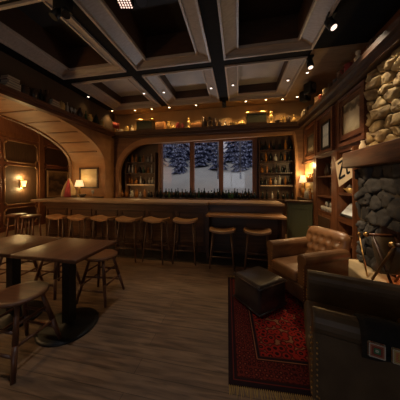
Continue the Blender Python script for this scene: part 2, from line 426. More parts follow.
for k in (17, 20, 23, 26, 29, 32):                        # cross ribs that divide the barrel into panels
    s, z = AL[k]; s2, z2 = AL[k + 1]; d = Vector((0, s2 - s, z2 - z)).normalized(); nrm = Vector((0, -d.z, d.y))
    if nrm.z > 0: nrm = -nrm
    m2 = MB(); p = Vector((0, s, z)); i = len(m2.v)
    for x in (X0 - .16, X1 + .16):
        m2.v += [Vector((x, 0, 0)) + p, Vector((x, 0, 0)) + p + d * .035, Vector((x, 0, 0)) + p + d * .035 + nrm * .016, Vector((x, 0, 0)) + p + nrm * .016]
    for q in ((0, 1, 5, 4), (1, 2, 6, 5), (2, 3, 7, 6), (3, 0, 4, 7), (0, 3, 2, 1), (4, 5, 6, 7)): m2.face([i + j for j in q])
    m2.build('arch_rib', OAKD, wl)
# dark band of wall above the side arch, set behind its shelf
struct('wall_left_upper', MB().box(XL, XL + .01, YF, YB, 3.12, CEIL), mat('brown_wall_paint', (.07, .043, .022), (.095, .058, .03), 2, rough=.8))
struct('trim_2', MB().box(XL - .02, XL + .20, .3, 5.70, 3.07, 3.14).box(XL, XL + .14, .3, 5.72, 2.99, 3.075), MAHY)

# long low arch over the back bar
AB = arch_curve(-4.13, 1.68, 0, 1.75, 2.92, 1.25, 14, right=.12)
mb = MB(); arch_face(mb, AB, XL, 2.2, 3.0, lambda s, z: Vector((s, YB, z)))
arch_soffit(mb, AB, lambda s, z: Vector((s, YB, z)), lambda s, z: Vector((s, YB + .62, z)))
wb = struct('wall_back', mb, mat('arch_brown_veneer', (.14, .062, .027), (.20, .092, .04), 2, GRX, .45))
m2 = MB(); inn = []
for k, (q, z) in enumerate(AB):
    p0 = Vector((*AB[max(0, k - 1)], 0)); p1 = Vector((*AB[min(len(AB) - 1, k + 1)], 0)); d = (p1 - p0).normalized(); nn = Vector((d.y, -d.x, 0))
    if k in (0, len(AB) - 1): nn = Vector((1 if k == 0 else -1, 0, 0))
    wd = .17 if q < -1.2 else .17 - .10 * min(1, max(0, (q + 1.2) / 2.4)); inn.append((q + nn.x * wd, z + nn.y * wd))
for (a, b), (c, d) in zip(zip(AB[:-1], AB[1:]), zip(inn[:-1], inn[1:])):
    i = len(m2.v)
    for y in (YB - .02, YB + .10):
        m2.v += [Vector((a[0], y, a[1])), Vector((b[0], y, b[1])), Vector((d[0], y, d[1])), Vector((c[0], y, c[1]))]
    m2.face((i, i + 1, i + 2, i + 3)); m2.face((i + 4, i + 7, i + 6, i + 5)); m2.face((i + 3, i + 2, i + 6, i + 7)); m2.face((i, i + 4, i + 5, i + 1))
m2.build('arch_rim', OAK, wb)
struct('wall_back_upper', MB().box(XL, 2.2, 6.05, 6.15, 2.98, CEIL), PLAST)
struct('trim_3', MB().box(XL, 2.05, 5.74, 6.06, 3.04, 3.14).box(XL, 2.05, 5.80, 5.96, 2.96, 3.045), DW)   # shelf cornice over the arch
WX0, WX1, WZ0, WZ1 = -2.73, .59, 1.06, 2.90
mb = MB().box(XL, WX0, 6.45, 6.55, 0, 3.0).box(WX1, 2.2, 6.45, 6.55, 0, 3.0).box(WX0, WX1, 6.45, 6.55, 0, WZ0).box(WX0, WX1, 6.45, 6.55, WZ1, 3.0)
struct('wall_alcove', mb, DKP)
# three windows side by side over the back counter
wins = [(-2.73, -1.52), (-1.52, -.545), (-.545, .59)]
wz0, wz1 = WZ0, WZ1
for n, (a, b) in enumerate(wins, 1):
    w = MB(); ring_slab_dummy = None
    l = .14 if n == 1 else .07; r = .14 if n == 3 else .07
    w.box(a, a + l, 6.33, 6.47, wz0, wz1).box(b - r, b, 6.33, 6.47, wz0, wz1).box(a + l, b - r, 6.33, 6.47, wz1 - .085, wz1).box(a + l, b - r, 6.33, 6.47, wz0, wz0 + .07)
    fr = struct('window_%d' % n, w, FRAMEW)
    MB().box(a + l - .004, b - r + .004, 6.40, 6.408, wz0 + .066, wz1 - .081).build('glass_pane', PANE, fr)

# right side: solid wall, frieze of panels above the bookcases
struct('wall_right', MB().box(2.14, 2.3, YF, 6.6, 0, CEIL + .3), MAHY)
struct('wall_right_frieze', MB().box(XR + .06, 2.14, 3.16, YB, 2.02, 2.96), MAHY)
struct('trim_4', MB().box(1.60, 2.16, YF, 5.80, 3.06, 3.14).box(1.66, 2.16, YF, 5.80, 2.96, 3.065), DWY)   # shelf cornice
fm = MB()
for (a, b) in ((3.16, 3.92), (4.12, 4.90), (4.94, 5.72)):          # mouldings round the three frieze panels
    z0, z1 = 2.08, 2.93
    for q in ((a, b, z1 - .06, z1), (a, b, z0, z0 + .06), (a, a + .06, z0 + .06, z1 - .06), (b - .06, b, z0 + .06, z1 - .06)):
        fm.box(XR + .01, XR + .07, *q)
struct('trim_5', fm, MAHY)

# panelled room beyond the side arch
struct('wall_far', MB().box(XFAR - .1, XFAR, YF, 7.6, 0, 3.6), REDP)
struct('wall_far_back', MB().box(XFAR, XL - .02, 7.5, 7.6, 0, 3.6), REDP)
struct('ceiling_side_room', MB().box(XFAR - .1, X1, YF, 7.6, 3.5, 3.6), CEILD)
pn = 6
for (a, b) in ((2.35, 3.35), (3.42, 4.42), (4.52, 5.48), (5.72, 6.75)):
    MBx = MB().box(XFAR, XFAR + .012, a, b, 2.1, 2.74); struct('trim_%d' % pn, MBx, DKP); pn += 1
    MBx = MB().box(XFAR, XFAR + .012, a, b, .78, 2.0); struct('trim_%d' % pn, MBx, DKP); pn += 1
    MBx = MB().box(XFAR, XFAR + .012, a, b, .15, .68); struct('trim_%d' % pn, MBx, DKP); pn += 1
    m = MB()
    for z0, z1 in ((2.1, 2.74), (.78, 2.0), (.15, .68)):
        c = .09        # frame with clipped corners
        poly = [(a + c, z0), (b - c, z0), (b, z0 + c), (b, z1 - c), (b - c, z1), (a + c, z1), (a, z1 - c), (a, z0 + c)]
        m.path([Vector((XFAR + .02, *p)) for p in poly + poly[:1]], .022, 6)
    struct('trim_%d' % pn, m, REDP if a != 4.52 else mat('pale_moulding', (.24, .12, .055), rough=.45)); pn += 1
struct('trim_%d' % pn, MB().box(XFAR, XFAR + .07, 5.52, 5.68, 0, 3.5).box(XFAR, XFAR + .05, 2.0, 7.5, 2.84, 2.98), MAHZ); pn += 1
struct('baseboard_left', MB().box(XFAR, XFAR + .03, YF, 7.5, 0, .13), MAHY)

# wall behind the camera, with an unseen window added to grey the room
fw = MB().box(XFAR, -1.6, YF - .12, YF, 0, CEIL + .3).box(.6, 2.3, YF - .12, YF, 0, CEIL + .3).box(-1.6, .6, YF - .12, YF, 0, .9).box(-1.6, .6, YF - .12, YF, 2.7, CEIL + .3)
struct('wall_front', fw, DKP)
w = MB().box(-1.6, -1.52, YF - .1, YF - .02, .9, 2.7).box(.52, .6, YF - .1, YF - .02, .9, 2.7).box(-1.52, .52, YF - .1, YF - .02, .9, .98).box(-1.52, .52, YF - .1, YF - .02, 2.62, 2.7).box(-.54, -.46, YF - .1, YF - .02, .98, 2.62)
fr = struct('window_4', w, FRAMEW)
MB().box(-1.53, .53, YF - .06, YF - .052, .97, 2.63).build('glass_pane', PANE, fr)

# ------------------------------------------------------------------ fireplace
def stones(x, y0, y1, z0, z1, size, depth, seed, asp=1.5):
    """irregular field stones: jittered cells clipped against their neighbours, each a rough rounded lump"""
    rnd = random.Random(seed); mb = MB(); pts = []; z = z0 + size * .45; row = 0
    while z < z1 + size * .3:
        y = y0 + size * asp * (.2 + .5 * (row % 2))
        while y < y1 + size * .4:
            pts.append((y + rnd.uniform(-.38, .38) * size * asp, z + rnd.uniform(-.38, .38) * size)); y += size * asp * rnd.uniform(.75, 1.3)
        z += size * .95; row += 1
    for i, (cy, cz) in enumerate(pts):
        poly = [(y0, z0), (y1, z0), (y1, z1), (y0, z1)]
        for j, (py, pz) in enumerate(pts):
            if j == i or abs(py - cy) > size * asp * 3 or abs(pz - cz) > size * 3: continue
            ny, nz = (py - cy) / asp, (pz - cz); my, mz = (py + cy) / 2, (pz + cz) / 2; out = []
            f = lambda p: (p[0] - my) / asp * ny + (p[1] - mz) * nz
            for k in range(len(poly)):
                p, q = poly[k], poly[(k + 1) % len(poly)]; fp, fq = f(p), f(q)
                if fp <= 0: out.append(p)
                if fp * fq < 0: t = fp / (fp - fq); out.append((p[0] + (q[0] - p[0]) * t, p[1] + (q[1] - p[1]) * t))
            poly = out
            if len(poly) < 3: break
        if len(poly) < 3: continue
        gy = sum(p[0] for p in poly) / len(poly); gz_ = sum(p[1] for p in poly) / len(poly); rim = []
        for k in range(len(poly)):
            p, q = poly[k], poly[(k + 1) % len(poly)]; L = math.hypot(q[0] - p[0], q[1] - p[1]); m = max(1, int(L / .03))
            for e in range(m): rim.append((p[0] + (q[0] - p[0]) * e / m, p[1] + (q[1] - p[1]) * e / m))
        n = len(rim)
        if n < 5: continue
        sm = [((rim[k - 1][0] + 2 * rim[k][0] + rim[(k + 1) % n][0]) / 4, (rim[k - 1][1] + 2 * rim[k][1] + rim[(k + 1) % n][1]) / 4) for k in range(n)]
        dd = depth * rnd.uniform(.55, 1.35); off = Vector((rnd.uniform(0, 60), rnd.uniform(0, 60), 0)); ty, tz = rnd.uniform(-.25, .25), rnd.uniform(-.3, .3)
        b = len(mb.v); rings = ((.95, 0), (.93, .55), (.80, .92), (.50, 1.0))
        for sc, h in rings:
            for (y, z) in sm:
                yy, zz = gy + (y - gy) * sc, gz_ + (z - gz_) * sc
                nv = noise.noise(Vector((yy * 14, zz * 14, 0)) + off) * .5 + noise.noise(Vector((yy * 34, zz * 34, 3)) + off) * .55
                mb.v.append(Vector((x + .02 - (h * dd * (1 + nv * .9) + (ty * (yy - gy) + tz * (zz - gz_)) * (h > 0)) - .02 * (h > 0), yy, zz)))
        mb.v.append(Vector((x - dd, gy, gz_)))
        for k in range(len(rings) - 1):
            for e in range(n): mb.face((b + k * n + e, b + k * n + (e + 1) % n, b + (k + 1) * n + (e + 1) % n, b + (k + 1) * n + e), k > 0)
        l = b + (len(rings) - 1) * n
        for e in range(n): mb.face((l + e, l + (e + 1) % n, len(mb.v) - 1), True)
    return mb
FP = thing('fireplace', 'rough stone fireplace with a heavy wooden mantel beside the bookcase', 'fireplace', (0, 0, 0))
MB().box(1.80, 2.12, -.2, 3.10, 1.9, 3.0).build('chimney_core', MORT, FP)
stones(1.80, -.2, 3.09, 1.88, 2.96, .14, .065, 3).build('upper_stonework', STONE, FP)
MB().box(1.68, 2.12, 2.70, 3.10, 0, 1.72).box(1.68, 2.12, .5, 1.02, 0, 1.72).box(1.68, 2.12, 1.02, 2.70, .95, 1.72).build('breast_core', MORT, FP)
stones(1.68, .5, 3.12, .93, 1.66, .19, .055, 5, 1.05).build('lower_stonework', STONESH, FP)
stones(1.68, 2.70, 3.12, .36, .93, .16, .06, 8, 1.1).build('left_jamb', STONESH, FP)
stones(1.68, .5, 1.02, .36, .93, .16, .06, 9, 1.1).build('right_jamb', STONESH, FP)
MB().box(1.79, 2.12, 1.02, 2.70, 0, .36).box(2.08, 2.13, 1.02, 2.70, .36, .95).build('firebox', SOOT, FP)
MB().rbox(1.49, 2.10, .4, 3.18, 1.66, 1.88, .015, 2).build('mantel', mat('mantel_wood', (.065, .027, .013), (.13, .058, .027), 3, GRY, .5, bump=.2), FP)
MB().rbox(1.42, 1.79, .5, 3.16, 0.0, .36, .02, 2).build('hearth', HEARTH, FP)
lg = MB()
for k, (y, z) in enumerate(((2.10, .43), (2.25, .43), (2.18, .54))): lg.tube((1.80 + .02 * k, y - .40, z), (1.95, y + .40, z + .02), .055, .045, 10)
tag(lg.build('firewood', mat('charred_log', (.03, .018, .012), (.09, .05, .03), 6, rough=.9)), 'charred logs stacked in the firebox of the stone fireplace', 'firewood', kind='stuff')
tag(MB().ball((1.84, 2.36, .375), .17, 12, .5, 1.9, .3).build('ember_bed', FIREG), 'small red glowing ember bed under the logs in the fireplace', 'embers', kind='stuff')
light('POINT', 'ember_light', (1.70, 2.45, .50), .6, (1, .25, .08), .1)

# X-framed stand with a leather sling in front of the fire
st = thing('log_holder', 'dark leather sling stand with crossed legs and round brass knobs before the fireplace', 'stand', (1.585, 2.36, .36), 0)
SY, SZ = .19, .50
for x in (-.11, .11):
    MB().tube((x, SY * .75, 0.012), (x, -SY, SZ), .013, n=8).build('leg', mat('bronzed_leg', (.16, .09, .035), rough=.4, metal=.6), st); MB().tube((x + .028, -SY * .75, 0.012), (x + .028, SY, SZ), .013, n=8).build('leg', DWZ, st)
for y in (-SY, SY): MB().tube((-.13, y, SZ), (.15, y, SZ), .016, n=8).build('rail', MAHX, st)
sl = MB(); prof = [(-SY + 2 * SY * k / 12, SZ - .36 * math.sin(PI * k / 12) ** .8) for k in range(13)]
for x in (-.10, .12):
    for (y, z) in prof: sl.v.append(Vector((x, y, z)))
for k in range(12): sl.face((k, k + 1, 13 + k + 1, 13 + k), True)
so = sl.build('sling', LEATHD, st); sm = so.modifiers.new('s', 'SOLIDIFY'); sm.thickness = .006
for y in (-SY, SY): MB().ball((-.14, y, SZ), .028).build('knob', BRASS, st)
pk = thing('fire_poker', 'thin brass poker leaning diagonally against the dark sling stand', 'fire poker', (1.45, 2.74, .36))
MB().tube((.02, -.16, .012), (.08, .10, .42), .009, n=8).build('shaft', BRASS, pk); MB().ball((.082, .108, .435), .020).build('handle', BRASS, pk)

# ------------------------------------------------------------------ bookcases along the right wall
def bookcase(name, label, y0, y1, shelves, door_to=None, pil=None, xf=XR, back=None, base=None):
    t = thing(name, label, 'bookcase', (0, 0, 0))
    MB().box(2.08, 2.13, y0, y1, 0, 2.02).build('back_panel', back or DKP, t)
    for (a, b) in pil: MB().box(xf, 2.10, a, b, 0, 2.02).build('upright', MAHZ, t)
    for z, th in shelves: MB().box(xf + .02, 2.09, y0 + .001, y1 - .001, z - th, z).build('shelf', MAHY, t)
    MB().box(xf + .03, 2.09, y0, y1, 1.985, 2.02).build('top_panel', MAHY, t)
    return t
BC = bookcase('bookcase', 'open bookcase next to the chimney with pennant and slanted picture', 3.43, 3.90, [(1.28, .04), (.87, .11), (.45, .04)], pil=[(3.92, 4.12), (3.40, 3.43)])
MB().box(XR + .05, 2.08, 3.43, 3.90, .02, .1).build('plinth', DWY, BC)
BB = bookcase('bookcase', 'narrow middle bookcase with glassware over a small wooden door', 4.13, 4.84, [(1.60, .03), (1.18, .03), (.86, .04)], pil=[(4.86, 5.04)])
d = MB().box(XR + .02, XR + .05, 4.15, 4.83, .08, .81).build('door', MAHZ, BB); MB().box(XR + .005, XR + .02, 4.22, 4.76, .16, .74).build('door_panel', DKP, d)
MB().ball((XR - .005, 4.22, .5), .016).build('knob', BRASS, d)
NC = thing('display_niche', 'bright gilt-backed corner niche above the dark green cabinet', 'niche', (0, 0, 0))
MB().box(1.86, 2.10, 5.06, 5.94, 1.07, 1.98).build('back_panel', mat('gilt_backing', (.50, .33, .12), (.62, .42, .17), 5, rough=.55), NC)
MB().box(XR + .02, 2.10, 5.05, 5.945, 1.985, 2.02).build('top_panel', MAHY, NC)
MB().box(XR + .01, 1.86, 5.06, 5.60, 1.46, 1.475).build('shelf', MAHY, NC)
GC = thing('green_cabinet', 'dark green painted cabinet below the bright niche in the corner', 'cabinet', (0, 0, 0))
MB().box(XR - .07, 2.10, 5.06, 5.93, .0, 1.02).build('body', GREEN, GC)
MB().box(XR - .10, 2.10, 5.05, 5.925, 1.021, 1.06).build('worktop', DWY, GC)
for (a, b) in ((5.10, 5.48), (5.51, 5.89)):
    dd = MB().box(XR - .095, XR - .071, a, b, .12, .96).build('door', GREEN, GC)
    q = MB()
    for r in ((a + .05, b - .05, .86, .9), (a + .05, b - .05, .18, .22), (a + .05, a + .08, .22, .86), (b - .08, b - .05, .22, .86)): q.box(XR - .106, XR - .094, *r)
    q.build('door_moulding', GREEN, dd); MB().ball((XR - .11, a + .03, .6), .014).build('knob', BRASS, dd)
GG = thing('green_cabinet', 'low dark green gate panel between the bar end and the corner cabinet', 'cabinet', (0, 0, 0))
MB().box(1.14, XR - .08, 4.86, 4.92, .02, 1.0).build('panel', GREEN, GG); MB().box(1.10, XR - .08, 4.80, 4.98, 1.001, 1.04).build('top_rail', DW, GG)
q = MB()
for r in ((1.2, 1.62, .84, .88), (1.2, 1.62, .14, .18), (1.2, 1.24, .18, .84), (1.58, 1.62, .18, .84)): q.box(r[0], r[1], 4.848, 4.861, r[2], r[3])
q.build('panel_moulding', GREEN, GG)

# ------------------------------------------------------------------ framed pictures
def picture(label, plane, pos, s0, s1, z0, z1, fw_, fm_, im, matb=None, out=1):
    """plane 'x' (faces -x or +x by out) or 'y' (faces -y)"""
    o = thing('framed_picture', label, 'picture', (0, 0, 0)); m = MB()
    def bx(mb, a, b, c, d, t0, t1):
        lo, hi = sorted((pos + out * t0, pos + out * t1))
        return mb.box(lo, hi, a, b, c, d) if plane == 'x' else mb.box(a, b, lo, hi, c, d)
    for r in ((s0, s1, z1 - fw_, z1), (s0, s1, z0, z0 + fw_), (s0, s0 + fw_, z0 + fw_, z1 - fw_), (s1 - fw_, s1, z0 + fw_, z1 - fw_)): bx(m, *r, .0, .035)
    m.build('frame', fm_, o)
    a, b, c, d = s0 + fw_, s1 - fw_, z0 + fw_, z1 - fw_
    bx(MB(), a - .005, b + .005, c - .005, d + .005, 0, .012).build('mount', matb or CREAM, o)
    k = .12 * min(b - a, d - c) if matb else 0
    t = pos + out * .0135
    e = .0 if not matb else k
    pts = [(a + e, c + e), (b - e, c + e), (b - e, d - e), (a + e, d - e)]
    q = [(t, *p) if plane == 'x' else (p[0], t, p[1]) for p in pts]
    MB().quad_uv(*q).build('print', im, o); return o
SEP = picture_mat('sepia_landscape', [(0, (.34, .27, .14)), (.15, (.55, .45, .26)), (.45, (.72, .61, .38)), (.66, (.66, .55, .33)), (.74, (.20, .15, .08)), (.85, (.10, .08, .045)), (1, (.40, .33, .19))], 4, .5)
BLU = picture_mat('pale_blue_sheet', [(0, (.60, .67, .72)), (.4, (.70, .78, .84)), (.5, (.50, .60, .70)), (.62, (.74, .82, .88)), (1, (.64, .72, .78))], 4, .4)
DKP1 = picture_mat('dark_old_print', [(0, (.34, .27, .17)), (.22, (.30, .24, .16)), (.3, (.04, .03, .02)), (.6, (.10, .075, .045)), (1, (.03, .022, .016))], 4, .7)
DKP2 = picture_mat('dark_figure_print', [(0, (.30, .19, .08)), (.25, (.05, .03, .02)), (.5, (.22, .13, .06)), (.65, (.04, .025, .015)), (1, (.30, .19, .08))], 3, .9)
PALE = picture_mat('pale_lamp_lit_print', [(0, (.35, .22, .10)), (.4, (.55, .42, .24)), (.6, (.42, .30, .15)), (1, (.58, .46, .27))], 4, .7)
picture('large framed sepia print beside the chimney stones', 'x', XR + .055, 3.20, 3.86, 2.19, 2.86, .085, MAHY, SEP, None, -1)
picture('tall framed pale blue sheet above the middle bookcase', 'x', XR + .055, 4.25, 4.66, 2.16, 2.72, .045, BLACK, BLU, None, -1)
picture('small dark framed print above the gilt niche', 'x', XR + .055, 5.02, 5.55, 2.17, 2.70, .055, DWZ, DKP1, None, -1)
picture('dark figure print in a gold frame on the panelled wall beyond the arch', 'x', XFAR + .03, 5.80, 6.70, .93, 1.90, .05, mat('pale_frame_wood', (.42, .27, .13), rough=.5), DKP2, None, 1)
picture('pale print in a dark frame on the arch pier behind the lamp', 'y', 5.5, -5.10, -4.40, 1.28, 1.95, .05, DW, PALE, None, -1)

# ------------------------------------------------------------------ bar
BL = thing('bar_counter', 'long dark wooden bar counter with a lighter top before the windows', 'bar counter', (0, 0, 0))
MB().rbox(-4.95, -.60, 3.83, 4.56, .99, 1.05, .012, 2).build('countertop', BARTOP, BL)
MB().box(-4.72, -.60, 4.02, 4.40, 0, .99).build('body', BARF, BL)
MB().box(-4.74, -.60, 3.96, 4.02, .90, .988).build('frieze_board', BARF, BL)
for k in range(6):
    a = -4.68 + k * .68; q = MB()
    for r in ((a, a + .6, .80, .84), (a, a + .6, .16, .20), (a, a + .04, .2, .8), (a + .56, a + .6, .2, .8)): q.box(r[0], r[1], 4.0, 4.021, r[2], r[3])
    q.build('front_moulding', DW, BL)
MB().box(-4.74, -.60, 3.98, 4.02, 0.006, .12).build('kick_board', DW, BL)
BR = thing('bar_counter', 'shorter bar section on the right with a low ledge in front', 'bar counter', (0, 0, 0))
MB().rbox(-.59, .87, 3.92, 4.56, 1.0, 1.055, .012, 2).build('countertop', BARTOP, BR)
MB().box(-.59, .85, 4.02, 4.40, 0, .999).build('body', BARF, BR)
MB().rbox(-.59, .83, 3.55, 4.02, .815, .86, .01, 2).build('ledge', mat('ledge_oak', (.24, .12, .05), (.32, .165, .072), 3, GRX, .3), BR)
MB().box(.76, .81, 3.62, 4.02, 0, .815).build('end_panel', DWZ, BR)
MB().box(-.59, -.54, 3.62, 4.02, 0, .815).build('end_panel', DWZ, BR)
CB = thing('back_counter', 'back counter under the windows carrying rows of bottles', 'counter', (0, 0, 0))
MB().box(-3.98, 1.62, 5.86, 6.32, 0, .93).build('body', DW, CB); MB().box(-4.0, 1.64, 5.82, 6.32, .931, .97).build('worktop', DW, CB)

# ------------------------------------------------------------------ bar stools
def bar_stool(label, loc, rz, hz, group):
    o = thing('bar_stool', label, 'bar stool', loc, rz, group); m = MB(); nx, ny = 10, 5; W, D = .225, .15
    for lay in (0, 1):
        for i in range(nx + 1):
            for j in range(ny + 1):
                x = -W + 2 * W * i / nx; y = -D + 2 * D * j / ny
                ed = 1 - .12 * (abs(y) / D) ** 3
                z = hz + .035 * (x / W) ** 2 - .012 * (1 - (y / D) ** 2) - (.034 if lay else 0) - .012 * (abs(y) / D) ** 4
                m.v.append(Vector((x * ed, y, z)))
    K = (nx + 1) * (ny + 1); id_ = lambda l, i, j: l * K + i * (ny + 1) + j
    for i in range(nx):
        for j in range(ny):
            m.face((id_(0, i, j), id_(0, i + 1, j), id_(0, i + 1, j + 1), id_(0, i, j + 1)), True); m.face((id_(1, i, j), id_(1, i, j + 1), id_(1, i + 1, j + 1), id_(1, i + 1, j)), True)
        m.face((id_(0, i, 0), id_(1, i, 0), id_(1, i + 1, 0), id_(0, i + 1, 0))); m.face((id_(0, i, ny), id_(0, i + 1, ny), id_(1, i + 1, ny), id_(1, i, ny)))
    for j in range(ny):
        m.face((id_(0, 0, j), id_(0, 0, j + 1), id_(1, 0, j + 1), id_(1, 0, j))); m.face((id_(0, nx, j), id_(1, nx, j), id_(1, nx, j + 1), id_(0, nx, j + 1)))
    m.build('seat', BSEAT, o)
    ft = {}
    for sx in (-1, 1):
        for sy in (-1, 1):
            a = Vector((sx * .15, sy * .09, hz - .02)); b = Vector((sx * .205, sy * .15, 0.006)); ft[sx, sy] = (a, b)
            MB().tube(b, a, .014, .017, 8).build('leg', BLEG, o)
    at = lambda k, t: ft[k][1].lerp(ft[k][0], t)
    for (p, q, t) in (((-1, -1), (1, -1), .32), ((-1, 1), (1, 1), .32), ((-1, -1), (-1, 1), .45), ((1, -1), (1, 1), .45)):
        MB().tube(at(p, t), at(q, t), .010, n=8).build('stretcher', BLEG, o)
    return o
gb = 'saddle-seat stools along the long bar'
b0 = bar_stool('saddle-seat bar stool nearest the left end of the long bar', (-3.57, 3.36, 0), 0, .77, gb)
names = ['second', 'third', 'fourth', 'fifth']
for k, (x, y) in enumerate(((-3.07, 3.36), (-2.57, 3.38), (-2.04, 3.38), (-1.50, 3.42))):
    copy_tree(b0, 'saddle-seat bar stool, %s from the left end of the long bar' % names[k], (x, y, 0), random.uniform(-.12, .12))
copy_tree(b0, 'saddle-seat bar stool at the right end of the long bar beside the low ledge', (-.95, 3.46, 0), .08)
l0 = bar_stool('lower saddle-seat stool in the middle of the low ledge', (-.27, 3.40, 0), .02, .64, 'lower stools at the ledge')
copy_tree(l0, 'lower saddle-seat stool at the right end of the low ledge near the pouf', (.32, 3.42, 0), -.05)

# ------------------------------------------------------------------ low round stools
def low_stool(label, loc, rz):
    o = thing('round_stool', label, 'stool', loc, rz, 'low round wooden stools'); hz = .54
    MB().lathe([(.001, hz - .038), (.165, hz - .038), (.188, hz - .026), (.192, hz - .008), (.182, hz), (.15, hz - .003), (.001, hz - .006)], 28).build('seat', STSEAT, o)
    ft = {}
    for k in range(4):
        a = PI / 4 + k * PI / 2; c, s = math.cos(a), math.sin(a)
        top = Vector((c * .13, s * .13, hz - .03)); bot = Vector((c * .275, s * .275, 0)); ft[k] = (top, bot)
        m = MB(); mid = bot.lerp(top, .45); m.tube(bot, mid, .015, .021, 10); m.tube(mid, top, .021, .015, 10); m.build('leg', STW, o)
    at = lambda k, t: ft[k][1].lerp(ft[k][0], t)
    for k in range(4):
        for t in ((.30, .60) if k % 2 == 0 else (.42, .70)):
            MB().tube(at(k, t), at((k + 1) % 4, t), .011, n=8).build('stretcher', STW, o)
    return o
s0 = low_stool('round wooden stool standing in front of the table, nearest the viewer', (-1.79, 1.31, 0), 0)
copy_tree(s0, 'round wooden stool tucked behind the right corner of the near table', (-1.72, 2.20, 0), .03)
copy_tree(s0, 'round wooden stool mostly hidden behind the joint of the two tables', (-2.42, 2.22, 0), -.04)
copy_tree(s0, 'round wooden stool behind the left table with only its legs showing', (-3.02, 2.16, 0), .1)
# two turned stools out beyond the end of the bar
def high_round(label, loc):
    o = thing('tall_round_stool', label, 'stool', loc, .3, 'tall round stools beyond the bar end'); hz = .75
    MB().lathe([(.001, hz - .05), (.16, hz - .05), (.18, hz - .03), (.18, hz - .008), (.165, hz), (.001, hz)], 20).build('seat', STSEAT, o)
    for k in range(4):
        a = PI / 4 + k * PI / 2; c, s = math.cos(a), math.sin(a)
        MB().tube((c * .19, s * .19, 0), (c * .13, s * .13, hz - .04), .017, .02, 8).build('leg', STW, o)
    MB().path([Vector((math.cos(PI / 4 + k * PI / 2) * .17, math.sin(PI / 4 + k * PI / 2) * .17, .25)) for k in range(5)], .010).build('foot_ring', STW, o)
    return o
h0 = high_round('tall round stool closest to the left end of the bar', (-4.42, 3.44, 0))
copy_tree(h0, 'tall round stool just left of the bar end under the arch', (-4.92, 3.52, 0))

# ------------------------------------------------------------------ tables
def table(label, cx, cy):
    o = thing('cafe_table', label, 'table', (cx, cy, 0), 0, 'square pedestal tables')
    MB().rbox(-.35, .35, -.285, .285, .765, .80, .006, 2).build('tabletop', TABW, o)
    MB().lathe([(.27, 0), (.27, .012), (.245, .022), (.06, .034), (.045, .05)], 32).build('base', BLACK, o)
    MB().box(-.042, .042, -.042, .042, .04, .74).build('column', BLACK, o)
    MB().box(-.25, .25, -.05, .05, .735, .765).box(-.05, .05, -.22, .22, .735, .765).build('spider_bracket', BLACK, o)
    return o
t0 = table('square dark wood pedestal table on the right of the joined pair', -1.69, 1.685)
copy_tree(t0, 'square dark wood pedestal table at the left edge of the pair', (-2.40, 1.685, 0))

